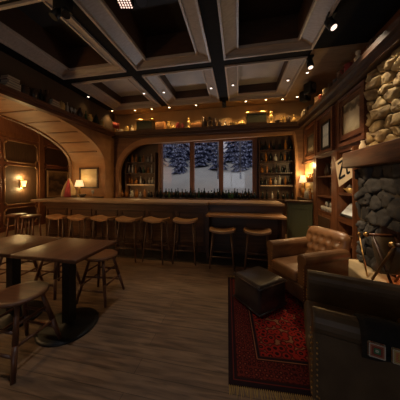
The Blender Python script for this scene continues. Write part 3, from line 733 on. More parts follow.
# ------------------------------------------------------------------ armchairs
def armchair(label, loc, facing, L, tuft=True):
    rz = math.atan2(facing[1], facing[0]) - PI / 2
    o = thing('armchair', label, 'armchair', loc, rz, 'leather club armchairs')
    MB().rbox(-.34, .34, -.34, .38, .10, .30, .03, 3).build('base', L, o)
    MB().rbox(-.235, .235, -.22, .40, .28, .43, .045, 4).build('seat_cushion', L, o)
    for sx in (-1, 1):
        prof = [(.235, .11), (.345, .11)]
        for k in range(11):
            a = -PI * .30 + (PI * 1.35) * k / 10; prof.append((.30 + .075 * math.cos(a), .585 + .07 * math.sin(a)))
        prof.append((.235, .52))
        pts = [(sx * x, z) for x, z in prof]
        ar = MB().prism(pts, -.36, .37, 'y').build('arm', L, o)
        bv = ar.modifiers.new('b', 'BEVEL'); bv.width = .012; bv.segments = 2; bv.limit_method = 'ANGLE'; bv.angle_limit = math.radians(50)
        nl = MB()
        for k in range(11): nl.ball((sx * .337, .373, .14 + .035 * k), .006, 6)
        for k in range(11): nl.ball((sx * .247, .373, .14 + .035 * k), .006, 6)
        for k in range(20): nl.ball((sx * .347, -.34 + .0355 * k, .135), .006, 6)
        for k in range(11): nl.ball((sx * .347, .345, .14 + .033 * k), .006, 6)
        nl.build('nail_stud', BRASS, ar)
    # tufted back: one closed shell, its front dimpled at the buttons
    NX, NZ = 28, 22; m = MB(); btn = []
    W, Z0, Z1 = .33, .34, .84
    rows = [(0.49, 0), (.60, 1), (.71, 0)]
    for zz, od in rows:
        for k in range(-2, 3):
            x = (k + (.5 if od else 0)) * .115
            if abs(x) < .27: btn.append((x, zz))
    def back_y(z): return -.22 - (z - .34) * .30
    for lay in (0, 1):
        for i in range(NX + 1):
            for j in range(NZ + 1):
                x = -W + 2 * W * i / NX; z = Z0 + (Z1 - Z0) * j / NZ
                e = max(abs(x) / W, 0); rl = .05 * max(0, (e - .8) / .2) ** 2 + .06 * max(0, (z - .76) / .08) ** 2
                zt = z - .03 * e ** 4 * (j / NZ)
                if lay == 0:
                    dmin = 0
                    if tuft:
                        for (bx, bz) in btn: dmin += .052 * math.exp(-((x - bx) ** 2 + (z - bz) ** 2) / .0013)
                    y = back_y(z) + .035 * math.cos(x / W * 1.2) - rl - dmin
                else: y = back_y(z) - .13 + rl
                m.v.append(Vector((x, y, zt)))
    K = (NX + 1) * (NZ + 1); id_ = lambda l, i, j: l * K + i * (NZ + 1) + j
    for i in range(NX):
        for j in range(NZ):
            m.face((id_(0, i, j), id_(0, i + 1, j), id_(0, i + 1, j + 1), id_(0, i, j + 1)), True); m.face((id_(1, i, j), id_(1, i, j + 1), id_(1, i + 1, j + 1), id_(1, i + 1, j)), True)
        m.face((id_(0, i, 0), id_(1, i, 0), id_(1, i + 1, 0), id_(0, i + 1, 0)), True); m.face((id_(0, i, NZ), id_(0, i + 1, NZ), id_(1, i + 1, NZ), id_(1, i, NZ)), True)
    for j in range(NZ):
        m.face((id_(0, 0, j), id_(0, 0, j + 1), id_(1, 0, j + 1), id_(1, 0, j)), True); m.face((id_(0, NX, j), id_(1, NX, j), id_(1, NX, j + 1), id_(0, NX, j + 1)), True)
    bk = m.build('backrest', L, o)
    bm_ = MB()
    for (bx, bz) in btn: bm_.ball((bx, back_y(bz) + .035 * math.cos(bx / W * 1.2) - .040, bz), .012, 8, 1, .6, 1)
    bm_.build('buttons', L, bk)
    for sx in (-1, 1):
        for y in (-.29, .33): MB().tube((sx * .29, y, 0.012), (sx * .28, y, .12), .018, .028, 8).build('leg', DWZ, o)
    return o
armchair('tan leather tufted armchair in front of the bookcases, behind the pouf', (.88, 2.80, 0), (-.88, -.475), LEATH).scale = (.94, .94, .97)
c2 = armchair('dark leather armchair in the right corner with a crocheted throw on its arm', (.90, 1.55, 0), (-.965, .26), LEATHD)

# crocheted throw over the near arm of the corner chair
TH = thing('crochet_throw', 'black crocheted throw with bright square motifs over the corner armchair', 'throw', c2.location, c2.rotation_euler[2])
def arm_path(off):
    pts = [(.228 - off, .47), (.228 - off, .56)]
    for k in range(9):
        a = PI * .9 - (PI * 1.05) * k / 8; pts.append((.30 + (.075 + off) * math.cos(a), .585 + (.07 + off) * math.sin(a)))
    pts.append((.380 + off, .545)); pts.append((.380 + off, .515)); return pts
# which side of the chair faces the viewer: the chair's own +x or -x
side = 1 if (Matrix.Rotation(c2.rotation_euler[2], 3, 'Z') @ Vector((1, 0, 0))).y < 0 else -1
a0 = arm_path(.006); a1 = arm_path(.018); m = MB(); n = len(a0); ny = 8
for lay, pp in enumerate((a0, a1)):
    for j in range(ny + 1):
        y = -.36 + .50 * j / ny
        for k, (x, z) in enumerate(pp):
            fold = .004 * math.sin(j * 2.1 + k)
            m.v.append(Vector((side * (x + fold), y, z + (.012 * math.sin(j * 1.4) if k > n - 3 else 0))))
K = n * (ny + 1); id_ = lambda l, j, k: l * K + j * n + k
for j in range(ny):
    for k in range(n - 1):
        m.face((id_(1, j, k), id_(1, j, k + 1), id_(1, j + 1, k + 1), id_(1, j + 1, k)), True); m.face((id_(0, j, k), id_(0, j + 1, k), id_(0, j + 1, k + 1), id_(0, j, k + 1)), True)
    m.face((id_(0, j, 0), id_(1, j, 0), id_(1, j + 1, 0), id_(0, j + 1, 0))); m.face((id_(0, j, n - 1), id_(0, j + 1, n - 1), id_(1, j + 1, n - 1), id_(1, j, n - 1)))
for k in range(n - 1):
    m.face((id_(0, 0, k), id_(0, 0, k + 1), id_(1, 0, k + 1), id_(1, 0, k))); m.face((id_(0, ny, k), id_(1, ny, k), id_(1, ny, k + 1), id_(0, ny, k + 1)))
m.build('cloth', mat('black_wool', (.005, .005, .005), (.010, .009, .008), 40, rough=.95, bump=.3), TH)
G1 = granny_mat('crochet_square_green', ((.55, .6, .5), (.05, .22, .10), (.30, .05, .04), (.50, .18, .10), (.7, .66, .55)))
G2 = granny_mat('crochet_square_orange', ((.6, .55, .3), (.55, .30, .06), (.62, .20, .10), (.55, .42, .14), (.7, .60, .45)))
for k, (y, gm) in enumerate(((.08, G1), (-.015, G2), (-.11, G1), (-.205, G2))):
    x = side * .408; s = .036
    q = MB(); A = [(x, y + s, .528), (x, y - s, .528), (x, y - s, .605), (x, y + s, .605)]
    q.quad_uv(*A); i = len(q.v); q.v += [Vector((x - side * .012, *p[1:])) for p in A]
    for e in range(4): q.face((e, (e + 1) % 4, i + (e + 1) % 4, i + e))
    q.build('crochet_square', gm, TH)

# pouf
pf = thing('pouf', 'cube-shaped dark leather pouf on the edge of the red rug', 'pouf', (.25, 2.43, .012), math.radians(-50)); pf.scale = (1.06, 1.06, 1.05)
pm = MB().rbox(-.20, .20, -.20, .20, 0, .325, .035, 4)
for v in pm.v:
    v.x *= 1 + .06 * math.sin(PI * min(1, max(0, v.z / .325))); v.y *= 1 + .06 * math.sin(PI * min(1, max(0, v.z / .325)))
    if v.z > .2: v.z += .012 * math.cos(v.x * 7) * math.cos(v.y * 7) - .008
pm.build('cushion', POUF, pf)
for z in (.035, .29):
    q = MB(); q.path([Vector((x, y, z)) for x, y in ((-.207, -.207), (.207, -.207), (.207, .207), (-.207, .207), (-.207, -.207))], .006, 6)
    q.build('piping', POUF, pf)

# rug
hx, hy = .72, .80
rg = thing('persian_rug', 'red Persian rug with dark borders and yellow fringe under the armchairs', 'rug', (.61, 2.24, 0), math.radians(3))
m = MB(); NX, NY = 30, 30
for i in range(NX + 1):
    for j in range(NY + 1):
        x = -hx + 2 * hx * i / NX; y = -hy + 2 * hy * j / NY
        m.v.append(Vector((x, y, .010 + .002 * noise.noise(Vector((x * 3, y * 3, 0))))))
for i in range(NX):
    for j in range(NY):
        a = i * (NY + 1) + j; m.face((a, a + NY + 1, a + NY + 2, a + 1), True)
ro = m.build('pile', rug_mat(hx, hy), rg); sd = ro.modifiers.new('s', 'SOLIDIFY'); sd.thickness = .009; sd.offset = -1
fr = MB()
for e in (-1, 1):
    for k in range(110):
        x = -hx + 2 * hx * (k + .5) / 110; fr.tube((x, e * hy, .006), (x + random.uniform(-.012, .012), e * (hy + random.uniform(.05, .08)), .004), .0032, .002, 5)
tag(fr.build('fringe', mat('ochre_fringe', (.40, .26, .07), rough=.95), rg), 'yellow-ochre fringe', kind='stuff')

# ------------------------------------------------------------------ lamps
def downlight(x, y, label, power, z=CEIL - .0061, lens=LENS, spot=105):
    o = thing('ceiling_downlight', label, 'ceiling light', (x, y, z), 0, 'small round ceiling downlights')
    MB().lathe([(.026, -.004), (.036, -.012), (.042, -.004), (.042, 0)], 16).build('trim_ring', GREYM, o)
    MB().lathe([(.001, -.007), (.026, -.007), (.026, -.002)], 14).build('lens', lens, o)
    if power: light('SPOT', 'downlight_beam', (x, y, z - .03), power, WARM, .04, (x, y, 0), spot, .8)
strip = [(-4.0, 5.62), (-3.25, 5.73), (-2.68, 5.73), (-2.09, 5.71), (-1.24, 5.71), (-.37, 5.72), (.22, 5.71), (.77, 5.70), (1.22, 5.76), (1.58, 5.68)]
SP = [16, 28, 28, 28, 28, 28, 28, 28, 26, 18]
for k, (x, y) in enumerate(strip):
    w = 'glowing downlight in the ceiling strip above the bar shelf, %s from its left end' % (ORD[k])
    downlight(x, y, w, SP[k])
for (x, y, z, w) in ((-4.0, 4.60, CEIL + .0001, 'downlight over the shelf of the side arch'), (1.45, 4.49, CEIL - .0001, 'downlight near the right-hand shelf of mugs'), (1.13, 4.78, CEIL + .02, 'downlight on the band of the rear coffer closest to the bookcases'),
                  (-2.44, 4.75, CEIL + .02, 'downlight on the left rear coffer band'), (-1.90, 4.79, CEIL + .02, 'downlight on the left band of the middle rear coffer'),
                  (-.66, 4.81, CEIL + .02, 'downlight on the right band of the middle rear coffer'), (-.12, 4.76, CEIL + .02, 'downlight on the left band of the rear coffer by the bookcases')):
    downlight(x, y, w, 40 if z < CEIL else (3 if z < CEIL + .01 else 18), z, LENS if z == CEIL else LENSW, 90)
def track_head(label, x, y, aim, power, col=(1, .78, .55)):
    o = thing('spotlight', label, 'spotlight', (x, y, CEIL - (.006 if x > 1.29 and y > 3.7 else 0)), 0)
    MB().box(-.05, .05, -.05, .05, -.03, 0).build('base', BLACK, o); MB().tube((0, 0, -.03), (0, 0, -.10), .012).build('stem', BLACK, o)
    d = (Vector(aim) - Vector((x, y, CEIL - .14))).normalized(); c = Vector((0, 0, -.14))
    MB().tube(c - d * .09, c + d * .08, .05, .06, 16).build('head', BLACK, o); MB().tube(c + d * .0801, c + d * .084, .040, n=16).build('lens', glow('pinkish_spot_lens', (1.0, .76, .62), 1.6), o)
    if power: light('SPOT', 'spotlight_beam', Vector((x, y, CEIL)) + c + d * .1, power, col, .04, aim, 46, .7)
track_head('black ceiling spotlight nearest the chimney, aimed at its stones', 1.27, 3.00, (1.80, 2.35, 2.05), 105)
track_head('black ceiling spotlight behind the chimney one, aimed along the bookcases', 1.31, 3.92, (1.45, 2.98, .36), 170)
track_head('black spotlight on the beam between the middle and right coffers', -.38, 5.45, (-.38, 6.05, 3.2), 5)
# stage light head with a grid of small bulbs
o = thing('stage_light', 'square ceiling light head with rows of small pink-white bulbs', 'ceiling light', (-1.34, 2.13, CEIL + .02), .2)
MB().box(-.03, .03, -.03, .03, -.06, .02).build('bracket', BLACK, o); MB().box(-.085, .085, -.065, .065, -.20, -.06).build('housing', BLACK, o)
gl = glow('pink_white_bulb', (1, .68, .56), 1.6); q = MB()
for i in range(5):
    for j in range(4): q.ball((-.064 + .032 * i, -.048 + .032 * j, -.202), .0095, 8)
    for j in range(2): q.ball((-.064 + .032 * i, -.067, -.165 + .04 * j), .0105, 8)
q.build('bulbs', gl, o)
o = thing('ceiling_can_light', 'grey cylindrical can hanging beside the bulb-studded light', 'ceiling light', (-1.16, 2.16, CEIL), 0)
MB().box(-.06, .06, -.04, .04, 0, .02).build('base', GREYM, o); MB().tube((0, 0, 0), (0, 0, -.09), .015).build('stem', GREYM, o); MB().tube((-.02, .04, -.09), (.04, -.05, -.20), .05, .062, 16).build('housing', GREYM, o)
for (x, y, w) in ((-1.19, 2.75, 'small round detector inside the middle front coffer'), (-2.88, 2.75, 'small round detector inside the left front coffer')):
    o = thing('smoke_detector', w, 'detector', (x, y, CEIL + .55)); MB().lathe([(.05, -.012), (.06, 0)], 14).build('base', GREYM, o); MB().lathe([(.001, -.045), (.035, -.042), (.048, -.012)], 14).build('cover', GREYM, o)
o = thing('ceiling_fixture', 'dark boxy fixture on the beam crossing at the upper left', 'ceiling light', (-2.20, 2.1, CEIL))
MB().box(-.09, .09, -.06, .06, -.16, 0).build('housing', BLACK, o); MB().tube((-.05, -.02, -.16), (-.08, -.06, -.26), .045, .05, 12).build('head', BLACK, o); MB().tube((.05, -.02, -.16), (.09, -.04, -.25), .045, .05, 12).build('head', BLACK, o)
for (x, y, z, w) in ((1.62, 4.86, 3.62, 'black loudspeaker under the ceiling over the middle bookcase'), (1.64, 5.24, 3.60, 'black loudspeaker under the ceiling nearest the back corner')):
    o = thing('ceiling_loudspeaker', w, 'loudspeaker', (x, y, z), .6); MB().rbox(-.10, .10, -.09, .09, -.12, .12, .02, 2).build('cabinet', BLACK, o); MB().tube((0, 0, .11), (0, 0, CEIL - z), .014).build('bracket', BLACK, o)
    MB().lathe([(.001, 0), (.065, .002), (.075, .01)], 14, M=Matrix.Translation((0, -.10, 0)) @ Matrix.Rotation(PI / 2, 4, 'X')).build('cone', GREYM, o)

# wall sconce
o = thing('wall_sconce', 'glowing wall sconce in the middle of the panelled wall beyond the arch', 'wall lamp', (XFAR + .02, 4.98, 1.42))
MB().box(0, .03, -.05, .05, -.14, .16).build('back_plate', BRASS, o)
MB().lathe([(.04, -.08), (.055, .0), (.075, .10)], 14, (.09, 0, 0)).build('shade', SCONCE, o); MB().tube((.03, 0, -.06), (.09, 0, -.075), .012).build('arm', BRASS, o)
light('POINT', 'sconce_glow', (XFAR + .12, 4.98, 1.62), 15, (1, .66, .26), .05); light('POINT', 'sconce_glow_down', (XFAR + .12, 4.98, 1.26), 10, (1, .66, .26), .05)
def table_lamp(label, loc, h, r, power, col=(1, .64, .26)):
    o = thing('table_lamp', label, 'lamp', loc)
    MB().lathe([(.06, 0), (.062, .015), (.03, .03), (.022, .06), (.045, .13), (.03, h - .22), (.012, h - .2), (.012, h - .12)], 14).build('base', BRASS, o)
    MB().lathe([(r, h - .2), (r * .62, h)], 18).build('lamp_shade', SHADE, o)
    light('POINT', 'lamp_glow', (loc[0], loc[1], loc[2] + h + .04), power, col, .05); light('POINT', 'lamp_glow_down', (loc[0], loc[1], loc[2] + h - .24), power * .5, col, .05)
table_lamp('small lamp with a glowing shade on the counter under the side arch', (-4.88, 5.24, 1.02), .52, .13, 5)
table_lamp('small lamp with a bright cream shade in the gilt corner niche', (1.755, 5.80, 1.061), .60, .095, 5)
light('POINT', 'niche_fill', (1.66, 5.40, 1.90), 15, (1, .68, .30), .04)  # bare fill light added to brighten the niche backing

# counter under the arch with its things
o = thing('side_counter', 'small dark counter against the pier under the side arch', 'counter', (0, 0, 0))
MB().box(-5.45, -4.22, 5.02, 5.46, 0, .97).build('body', DW, o); MB().box(-5.48, -4.20, 4.99, 5.48, .971, 1.02).build('worktop', DW, o)
o = thing('gathered_cloth', 'cream and pink cloth gathered to a peak beside the small arch lamp', 'cloth', (-5.22, 5.2, 1.02))
def coth(a0_, a1_, mtl, nm):
    m = MB(); n = 26
    for k in range(9):
        z = .58 * k / 8; r = .19 * (1 - (k / 8) ** 1.6) + .012
        for i in range(n + 1):
            a = a0_ + (a1_ - a0_) * i / n; rr = r * (1 + .10 * math.sin(a * 9)); m.v.append(Vector((rr * math.cos(a), rr * math.sin(a), z)))
    for k in range(8):
        for i in range(n): b = k * (n + 1) + i; m.face((b, b + 1, b + n + 2, b + n + 1), True)
    ob = m.build(nm, mtl, o); s_ = ob.modifiers.new('s', 'SOLIDIFY'); s_.thickness = .008
coth(-PI * .18, PI * 1.5, mat('cream_cloth', (.55, .40, .22), (.40, .26, .12), 12, (1, 1, .2), .9), 'cream_fold')
coth(-PI * .5, -PI * .18, mat('pink_cloth', (.55, .10, .10), (.45, .06, .07), 8, rough=.9), 'pink_fold')

# ------------------------------------------------------------------ small wares
PROF = {
    'bottle': [(.036, 0), (.037, .005), (.037, .17), (.03, .20), (.013, .225), (.013, .285), (.016, .288), (.016, .30), (.001, .30)],
    'wine': [(.037, 0), (.038, .18), (.034, .205), (.014, .235), (.014, .30), (.001, .30)],
    'squat': [(.05, 0), (.052, .12), (.045, .14), (.016, .165), (.016, .21), (.02, .213), (.02, .235), (.001, .235)],
    'decanter': [(.05, 0), (.062, .03), (.055, .10), (.018, .14), (.02, .17), (.03, .175), (.022, .21), (.001, .225)],
    'tumbler': [(.026, 0), (.032, .09), (.029, .09), (.024, .008), (.001, .008)],
    'goblet': [(.034, 0), (.006, .008), (.006, .08), (.03, .11), (.036, .15), (.028, .19), (.026, .188), (.001, .10)],
    'vase': [(.05, 0), (.075, .07), (.08, .13), (.045, .22), (.035, .25), (.05, .28), (.042, .278), (.001, .24)],
    'jar': [(.06, 0), (.075, .02), (.078, .14), (.06, .17), (.065, .18), (.05, .20), (.012, .21), (.014, .235), (.001, .24)],
    'bowl': [(.05, 0), (.05, .01), (.11, .08), (.10, .08), (.045, .018), (.001, .016)],
    'dome': [(.11, 0), (.112, .02), (.095, .08), (.055, .12), (.012, .135), (.012, .15), (.001, .152)],
    'figure': [(.06, 0), (.06, .03), (.04, .05), (.05, .13), (.065, .19), (.03, .235), (.022, .25), (.04, .28), (.036, .32), (.001, .34)],
    'urn': [(.045, 0), (.03, .02), (.06, .06), (.07, .14), (.03, .20), (.045, .22), (.001, .22)],
}
MESH = {}
def ware(kind, m, name, label, cat, loc, group=None, sc=1.0, rz=0, sz=None):
    key = (kind, m.name)
    if key not in MESH:
        ob = MB().lathe(PROF[kind], 14).build(name, m); MESH[key] = ob
    else:
        ob = MESH[key].copy(); ob.name = name; COL.objects.link(ob)
        for k in list(ob.keys()): del ob[k]
    ob.location = loc; ob.scale = (sc, sc, sz or sc); ob.rotation_euler = (0, 0, rz)
    return tag(ob, label, cat, group)

# bottles on the back counter, silhouetted against the windows
rnd = random.Random(21); x = -2.66
while x < .55:
    k = rnd.choice(['bottle', 'wine', 'bottle', 'squat']); m = rnd.choice([GLD, GLD, GLG, GLD])
    ware(k, m, 'bottle', 'dark bottle standing in the row under the three windows', 'bottle', (x, 6.05 + rnd.uniform(-.12, .14), .97), 'bottles in front of the windows', rnd.uniform(.8, 1.08))
    x += rnd.uniform(.075, .12)
# glass shelves of bottles each side of the windows
def bottle_shelves(name, label, x0, x1, zs, lab, grp, seed, mats):
    o = thing(name, label, 'shelf unit', (0, 0, 0)); rnd = random.Random(seed)
    for z in zs: MB().box(x0, x1, 6.20, 6.44, z - .025, z).build('shelf', DW, o)
    for xx in (x0 - .03, x1): MB().box(xx, xx + .03, 6.18, 6.445, .972, zs[-1] + .32).build('upright', DWZ, o)
    for zi, z in enumerate([.97] + zs):
        xx = x0 + .06
        while xx < x1 - .04:
            k = rnd.choice(['bottle', 'wine', 'squat', 'decanter', 'bottle']); m = rnd.choice(mats)
            ware(k, m, 'bottle', lab, 'bottle', (xx, (6.30 if z > 1 else 6.10) + rnd.uniform(-.04, .05), z), grp, rnd.uniform(.75, 1.0))
            xx += rnd.uniform(.11, .17)
bottle_shelves('bottle_shelves', 'tall bottle shelves left of the windows under the long arch', -3.86, -2.80, [1.42, 1.80, 2.18], 'bottle on the shelves left of the windows', 'bottles left of the windows', 31, [GLD, GLA, GLC, GLA, GLG, GLC])
bottle_shelves('bottle_shelves', 'tall bottle shelves between the windows and the corner niche', .66, 1.62, [1.40, 1.76, 2.12, 2.46], 'bottle on the shelves right of the windows', 'bottles right of the windows', 32, [GLD, GLD, GLA, GLC, GLD])
# bottles and glasses on the left stretch of the long bar's top and on the pier's counter
rnd = random.Random(5)
for k in range(6):
    ware(rnd.choice(['bottle', 'decanter', 'squat']), rnd.choice([GLC, GLA, GLA]), 'bottle', 'warm-lit bottle on the back counter below the left shelves', 'bottle', (-3.85 + .17 * k, 5.92 + rnd.uniform(-.03, .05), .97), 'bottles below the left shelves', rnd.uniform(.8, 1))
ware('goblet', GLC, 'glass_goblet', 'pale glass goblet on the counter at the foot of the arch pier', 'glass', (-4.32, 5.14, 1.02), sc=1.2)
ware('bowl', DKC, 'bowl', 'dark bowl on the counter in front of the arch lamp', 'bowl', (-4.66, 5.12, 1.02), sc=1.1)
for k in range(7):
    ware(['bottle', 'decanter', 'wine', 'squat'][k % 4], [GLA, GLC, GLC][k % 3], 'bottle', 'golden-lit bottle inside the gilt corner niche', 'bottle', (1.72 + .06 * (k % 2), 5.12 + .085 * k, 1.061), 'bottles in the gilt niche', .85)
for k in range(4):
    ware('squat', GLA, 'bottle', 'small amber bottle on the narrow upper shelf of the gilt niche', 'bottle', (1.81, 5.14 + .12 * k, 1.476), 'bottles on the niche shelf', .9)

# middle bookcase contents
rnd = random.Random(9)
for k in range(6): ware('goblet', GLC, 'glass_goblet', 'clear goblet on the lower shelf of the middle bookcase', 'glass', (1.88 + .08 * (k % 2), 4.22 + .1 * k, .861), 'goblets in the middle bookcase', 1.0)
for k in range(4): ware('tumbler', GLC, 'glass_tumbler', 'clear tumbler on the bottom shelf of the middle bookcase', 'glass', (1.80, 4.24 + .13 * k, .861), 'tumblers in the middle bookcase', 1.1)
picture('small pale framed card standing on the middle shelf of the middle bookcase', 'x', 1.96, 4.36, 4.60, 1.181, 1.46, .035, DWZ, PALE, None, -1)
ware('figure', DKC, 'figurine', 'dark figurine on the top shelf of the middle bookcase', 'figurine', (1.90, 4.38, 1.60), sc=.95)
ware('vase', DKC, 'vase', 'dark vase beside the figurine in the middle bookcase', 'vase', (1.90, 4.62, 1.60), sc=.95)
# bookcase by the chimney
ware('vase', CREAM, 'vase', 'cream vase standing on the mantel end by the bookcase', 'vase', (1.70, 3.08, 1.881), sc=.55)
ware('bowl', GOLDC, 'bowl', 'yellow bowl on the shelf under the hanging pennant', 'bowl', (1.86, 3.68, 1.281), sc=1.0)
ware('jar', WHITEC, 'jar', 'cream lidded jar beside the yellow bowl', 'jar', (1.92, 3.84, 1.281), sc=.6)
ware('urn', DKC, 'urn', 'dark urn at the back of the top opening behind the pennant', 'urn', (1.95, 3.52, 1.281), sc=1.2)
o = thing('framed_plaque', 'black plaque with a pale blue-white sheet slanted on the lower shelf', 'plaque', (1.86, 3.66, .871), 0)
Mx = Matrix.Rotation(math.radians(38), 4, 'Y')
MB().box(-.012, .012, -.19, .19, 0, .30, Matrix.Translation((-.09, 0, .01)) @ Mx).build('frame', BLACK, o)
a = Matrix.Translation((-.09, 0, .01)) @ Mx
MB().quad_uv(*[a @ Vector((-.0135, y, z)) for y, z in ((.165, .035), (-.165, .035), (-.165, .265), (.165, .265))]).build('sheet', BLU, o)
# hanging pennant with two dark strokes
o = thing('pennant', 'cream hanging pennant with dark letter strokes at the bookcase by the chimney', 'pennant', (1.728, 3.66, 1.94), math.radians(8))
m = MB(); pts = [(.20, -.12), (-.20, .02), (-.22, -.40), (.10, -.56)]
b = len(m.v)
for x in (0, .006): m.v += [Vector((x, y, z)) for y, z in pts]
m.face((0, 1, 2, 3)); m.face((7, 6, 5, 4))
for e in range(4): m.face((e, (e + 1) % 4, 4 + (e + 1) % 4, 4 + e))
m.build('cloth', CREAM, o)
def strokes(segs, nm):
    m = MB()
    for (y0, z0, y1, z1, w) in segs:
        d = Vector((0, y1 - y0, z1 - z0)).normalized(); p = Vector((0, -d.z, d.y)) * w
        A = [Vector((0, y0, z0)) - p, Vector((0, y1, z1)) - p, Vector((0, y1, z1)) + p, Vector((0, y0, z0)) + p]; i = len(m.v)
        m.v += [q + Vector((-.003, 0, 0)) for q in A] + [q + Vector((.0005, 0, 0)) for q in A]
        for f in ((0, 1, 2, 3), (7, 6, 5, 4), (0, 4, 5, 1), (1, 5, 6, 2), (2, 6, 7, 3), (3, 7, 4, 0)): m.face([i + q for q in f])
    m.build(nm, BLACK, o)
strokes([(.13, -.16, -.02, -.10, .02), (-.02, -.10, .09, -.42, .022), (.09, -.42, -.06, -.36, .02)], 'lettering')
strokes([(-.07, -.10, -.11, -.34, .018), (-.11, -.34, -.17, -.31, .018)], 'lettering')
MB().tube((0, .20, -.12), (0, .24, -.02), .003, n=6).tube((0, -.20, .02), (0, -.2, .06), .003, n=6).build('cord', CREAM, o)

# ------------------------------------------------------------------ shelf over the bar: curios from left to right
ZS = 3.141
def trunk(label, x):
    o = thing('trunk', label, 'trunk', (x, 5.88, ZS), 0, 'brass-rimmed tubs on the bar shelf')
    MB().box(-.27, .27, -.12, .12, 0, .30).build('body', mat('dark_green_tin', (.05, .055, .03), (.08, .08, .045), 5, rough=.4), o)
    MB().rbox(-.30, .30, -.135, .135, .30, .36, .02, 2).build('rim', BRASS, o); MB().box(-.28, .28, -.125, .125, .0, .05).build('foot_band', DW, o)
    return o
trunk('dark tub with a bright brass rim at the left of the bar shelf', -2.95)
trunk('dark tub with a bright brass rim at the right of the bar shelf', .52)
w_ = ware
w_('bowl', WHITEC, 'bowl', 'pale bowl at the far left corner of the bar shelf', 'bowl', (-3.86, 5.86, ZS), sc=1.1)
w_('jar', GOLDC, 'jar', 'gilt jar second from the left corner of the bar shelf', 'jar', (-3.62, 5.86, ZS), sc=.9)
w_('decanter', WHITEC, 'pitcher', 'cream pitcher just left of the left brass-rimmed tub', 'pitcher', (-3.42, 5.84, ZS), sc=1.0)
b = MB().rbox(-.15, .15, -.08, .08, 0, .26, .01, 2).build('wooden_box', ORANGEB); b.location = (-2.44, 5.87, ZS); tag(b, 'orange wooden box beside the left brass-rimmed tub', 'box')
w_('vase', GOLDC, 'vase', 'gilt vase right of the orange box', 'vase', (-2.16, 5.86, ZS), sc=.9)
w_('dome', GOLDC, 'covered_dish', 'gilt covered dish next to the gilt vase', 'dish', (-2.0, 5.84, ZS), sc=.9)
w_('jar', REDC, 'jar', 'dark red jar right of the gilt covered dish', 'jar', (-1.85, 5.86, ZS), sc=.95)
w_('urn', REDC, 'urn', 'dark red urn between the red jar and the pale figure', 'urn', (-1.70, 5.86, ZS), sc=.8)
w_('figure', GOLDC, 'figurine', 'tall golden figurine standing left of centre on the bar shelf', 'figurine', (-1.52, 5.86, ZS), sc=1.05)
b = MB().rbox(-.17, .17, -.08, .08, 0, .15, .01, 2).build('wooden_box', ORANGEB); b.location = (-1.26, 5.87, ZS); tag(b, 'low wooden box right of the tall golden figurine', 'box')
w_('vase', DKC, 'vase', 'tall dark vase left of the shelf centre above the middle window', 'vase', (-1.02, 5.86, ZS), sc=1.15)
w_('figure', DKC, 'figurine', 'dark figurine between the two dark vases on the bar shelf', 'figurine', (-.86, 5.86, ZS), sc=1.0)
w_('urn', DKC, 'urn', 'dark urn right of the dark figurine on the bar shelf', 'urn', (-.70, 5.86, ZS), sc=1.2)
w_('jar', DKC, 'jar', 'small dark jar above the right window, left of the white pot', 'jar', (-.54, 5.84, ZS), sc=.7)
w_('decanter', WHITEC, 'pitcher', 'cream pitcher above the right window', 'pitcher', (-.38, 5.84, ZS), sc=.7)
w_('bowl', GOLDC, 'bowl', 'gilt bowl left of the golden dome', 'bowl', (-.14, 5.84, ZS), sc=1.1)
w_('dome', GOLDC, 'covered_dish', 'golden domed dish beside the right brass-rimmed tub', 'dish', (.11, 5.84, ZS), sc=1.15)
w_('figure', GOLDC, 'figurine', 'golden figurine right of the right brass-rimmed tub', 'figurine', (.93, 5.86, ZS), sc=1.1)
w_('bowl', DKC, 'bowl', 'dark bowl right of the golden figurine', 'bowl', (1.10, 5.84, ZS), sc=.9)
w_('urn', GOLDC, 'urn', 'gilt urn second from the right end of the bar shelf', 'urn', (1.26, 5.85, ZS), sc=.9)
w_('jar', DKC, 'jar', 'dark jar between the gilt urn and the corner', 'jar', (1.40, 5.86, ZS), sc=.9)
w_('decanter', GOLDC, 'pitcher', 'gilt pitcher at the right end of the bar shelf', 'pitcher', (1.54, 5.84, ZS), sc=1.0)
# shelf over the side arch
YL = XL + .11
def book(label, loc, w, d, h, m, rz):
    o = thing('book', label, 'book', loc, rz, 'books stacked over the side arch')
    MB().box(-w / 2, w / 2, -d / 2, d / 2, .004, h - .004).build('pages', PAGES, o)
    MB().box(-w / 2 - .004, w / 2 + .004, -d / 2 - .004, d / 2 + .004, h - .004, h).box(-w / 2 - .004, w / 2 + .004, -d / 2 - .004, d / 2 + .004, 0, .004).box(-w / 2 - .006, -w / 2, -d / 2 - .004, d / 2 + .004, .004, h - .004).build('cover', m, o)
zz = ZS; nm = ['lowest', 'second', 'third', 'fourth', 'topmost']
for k in range(5):
    h = (.045, .04, .05, .035, .04)[k]; book('book in the stack at the left of the arch shelf, %s of five' % nm[k], (YL, 2.78 + .01 * (k % 3), zz), .15, .24 - .012 * k, h, BOOKC[k], .05 * (k % 3)); zz += h + .0005
zz = ZS
for k in range(3):
    h = (.05, .045, .05)[k]; book('book in the small stack midway along the arch shelf, %s of three' % ['lowest', 'middle', 'topmost'][k], (YL, 3.62, zz), .14, .22 - .015 * k, h, BOOKC[(k + 1) % 5], .08 * k); zz += h + .0005
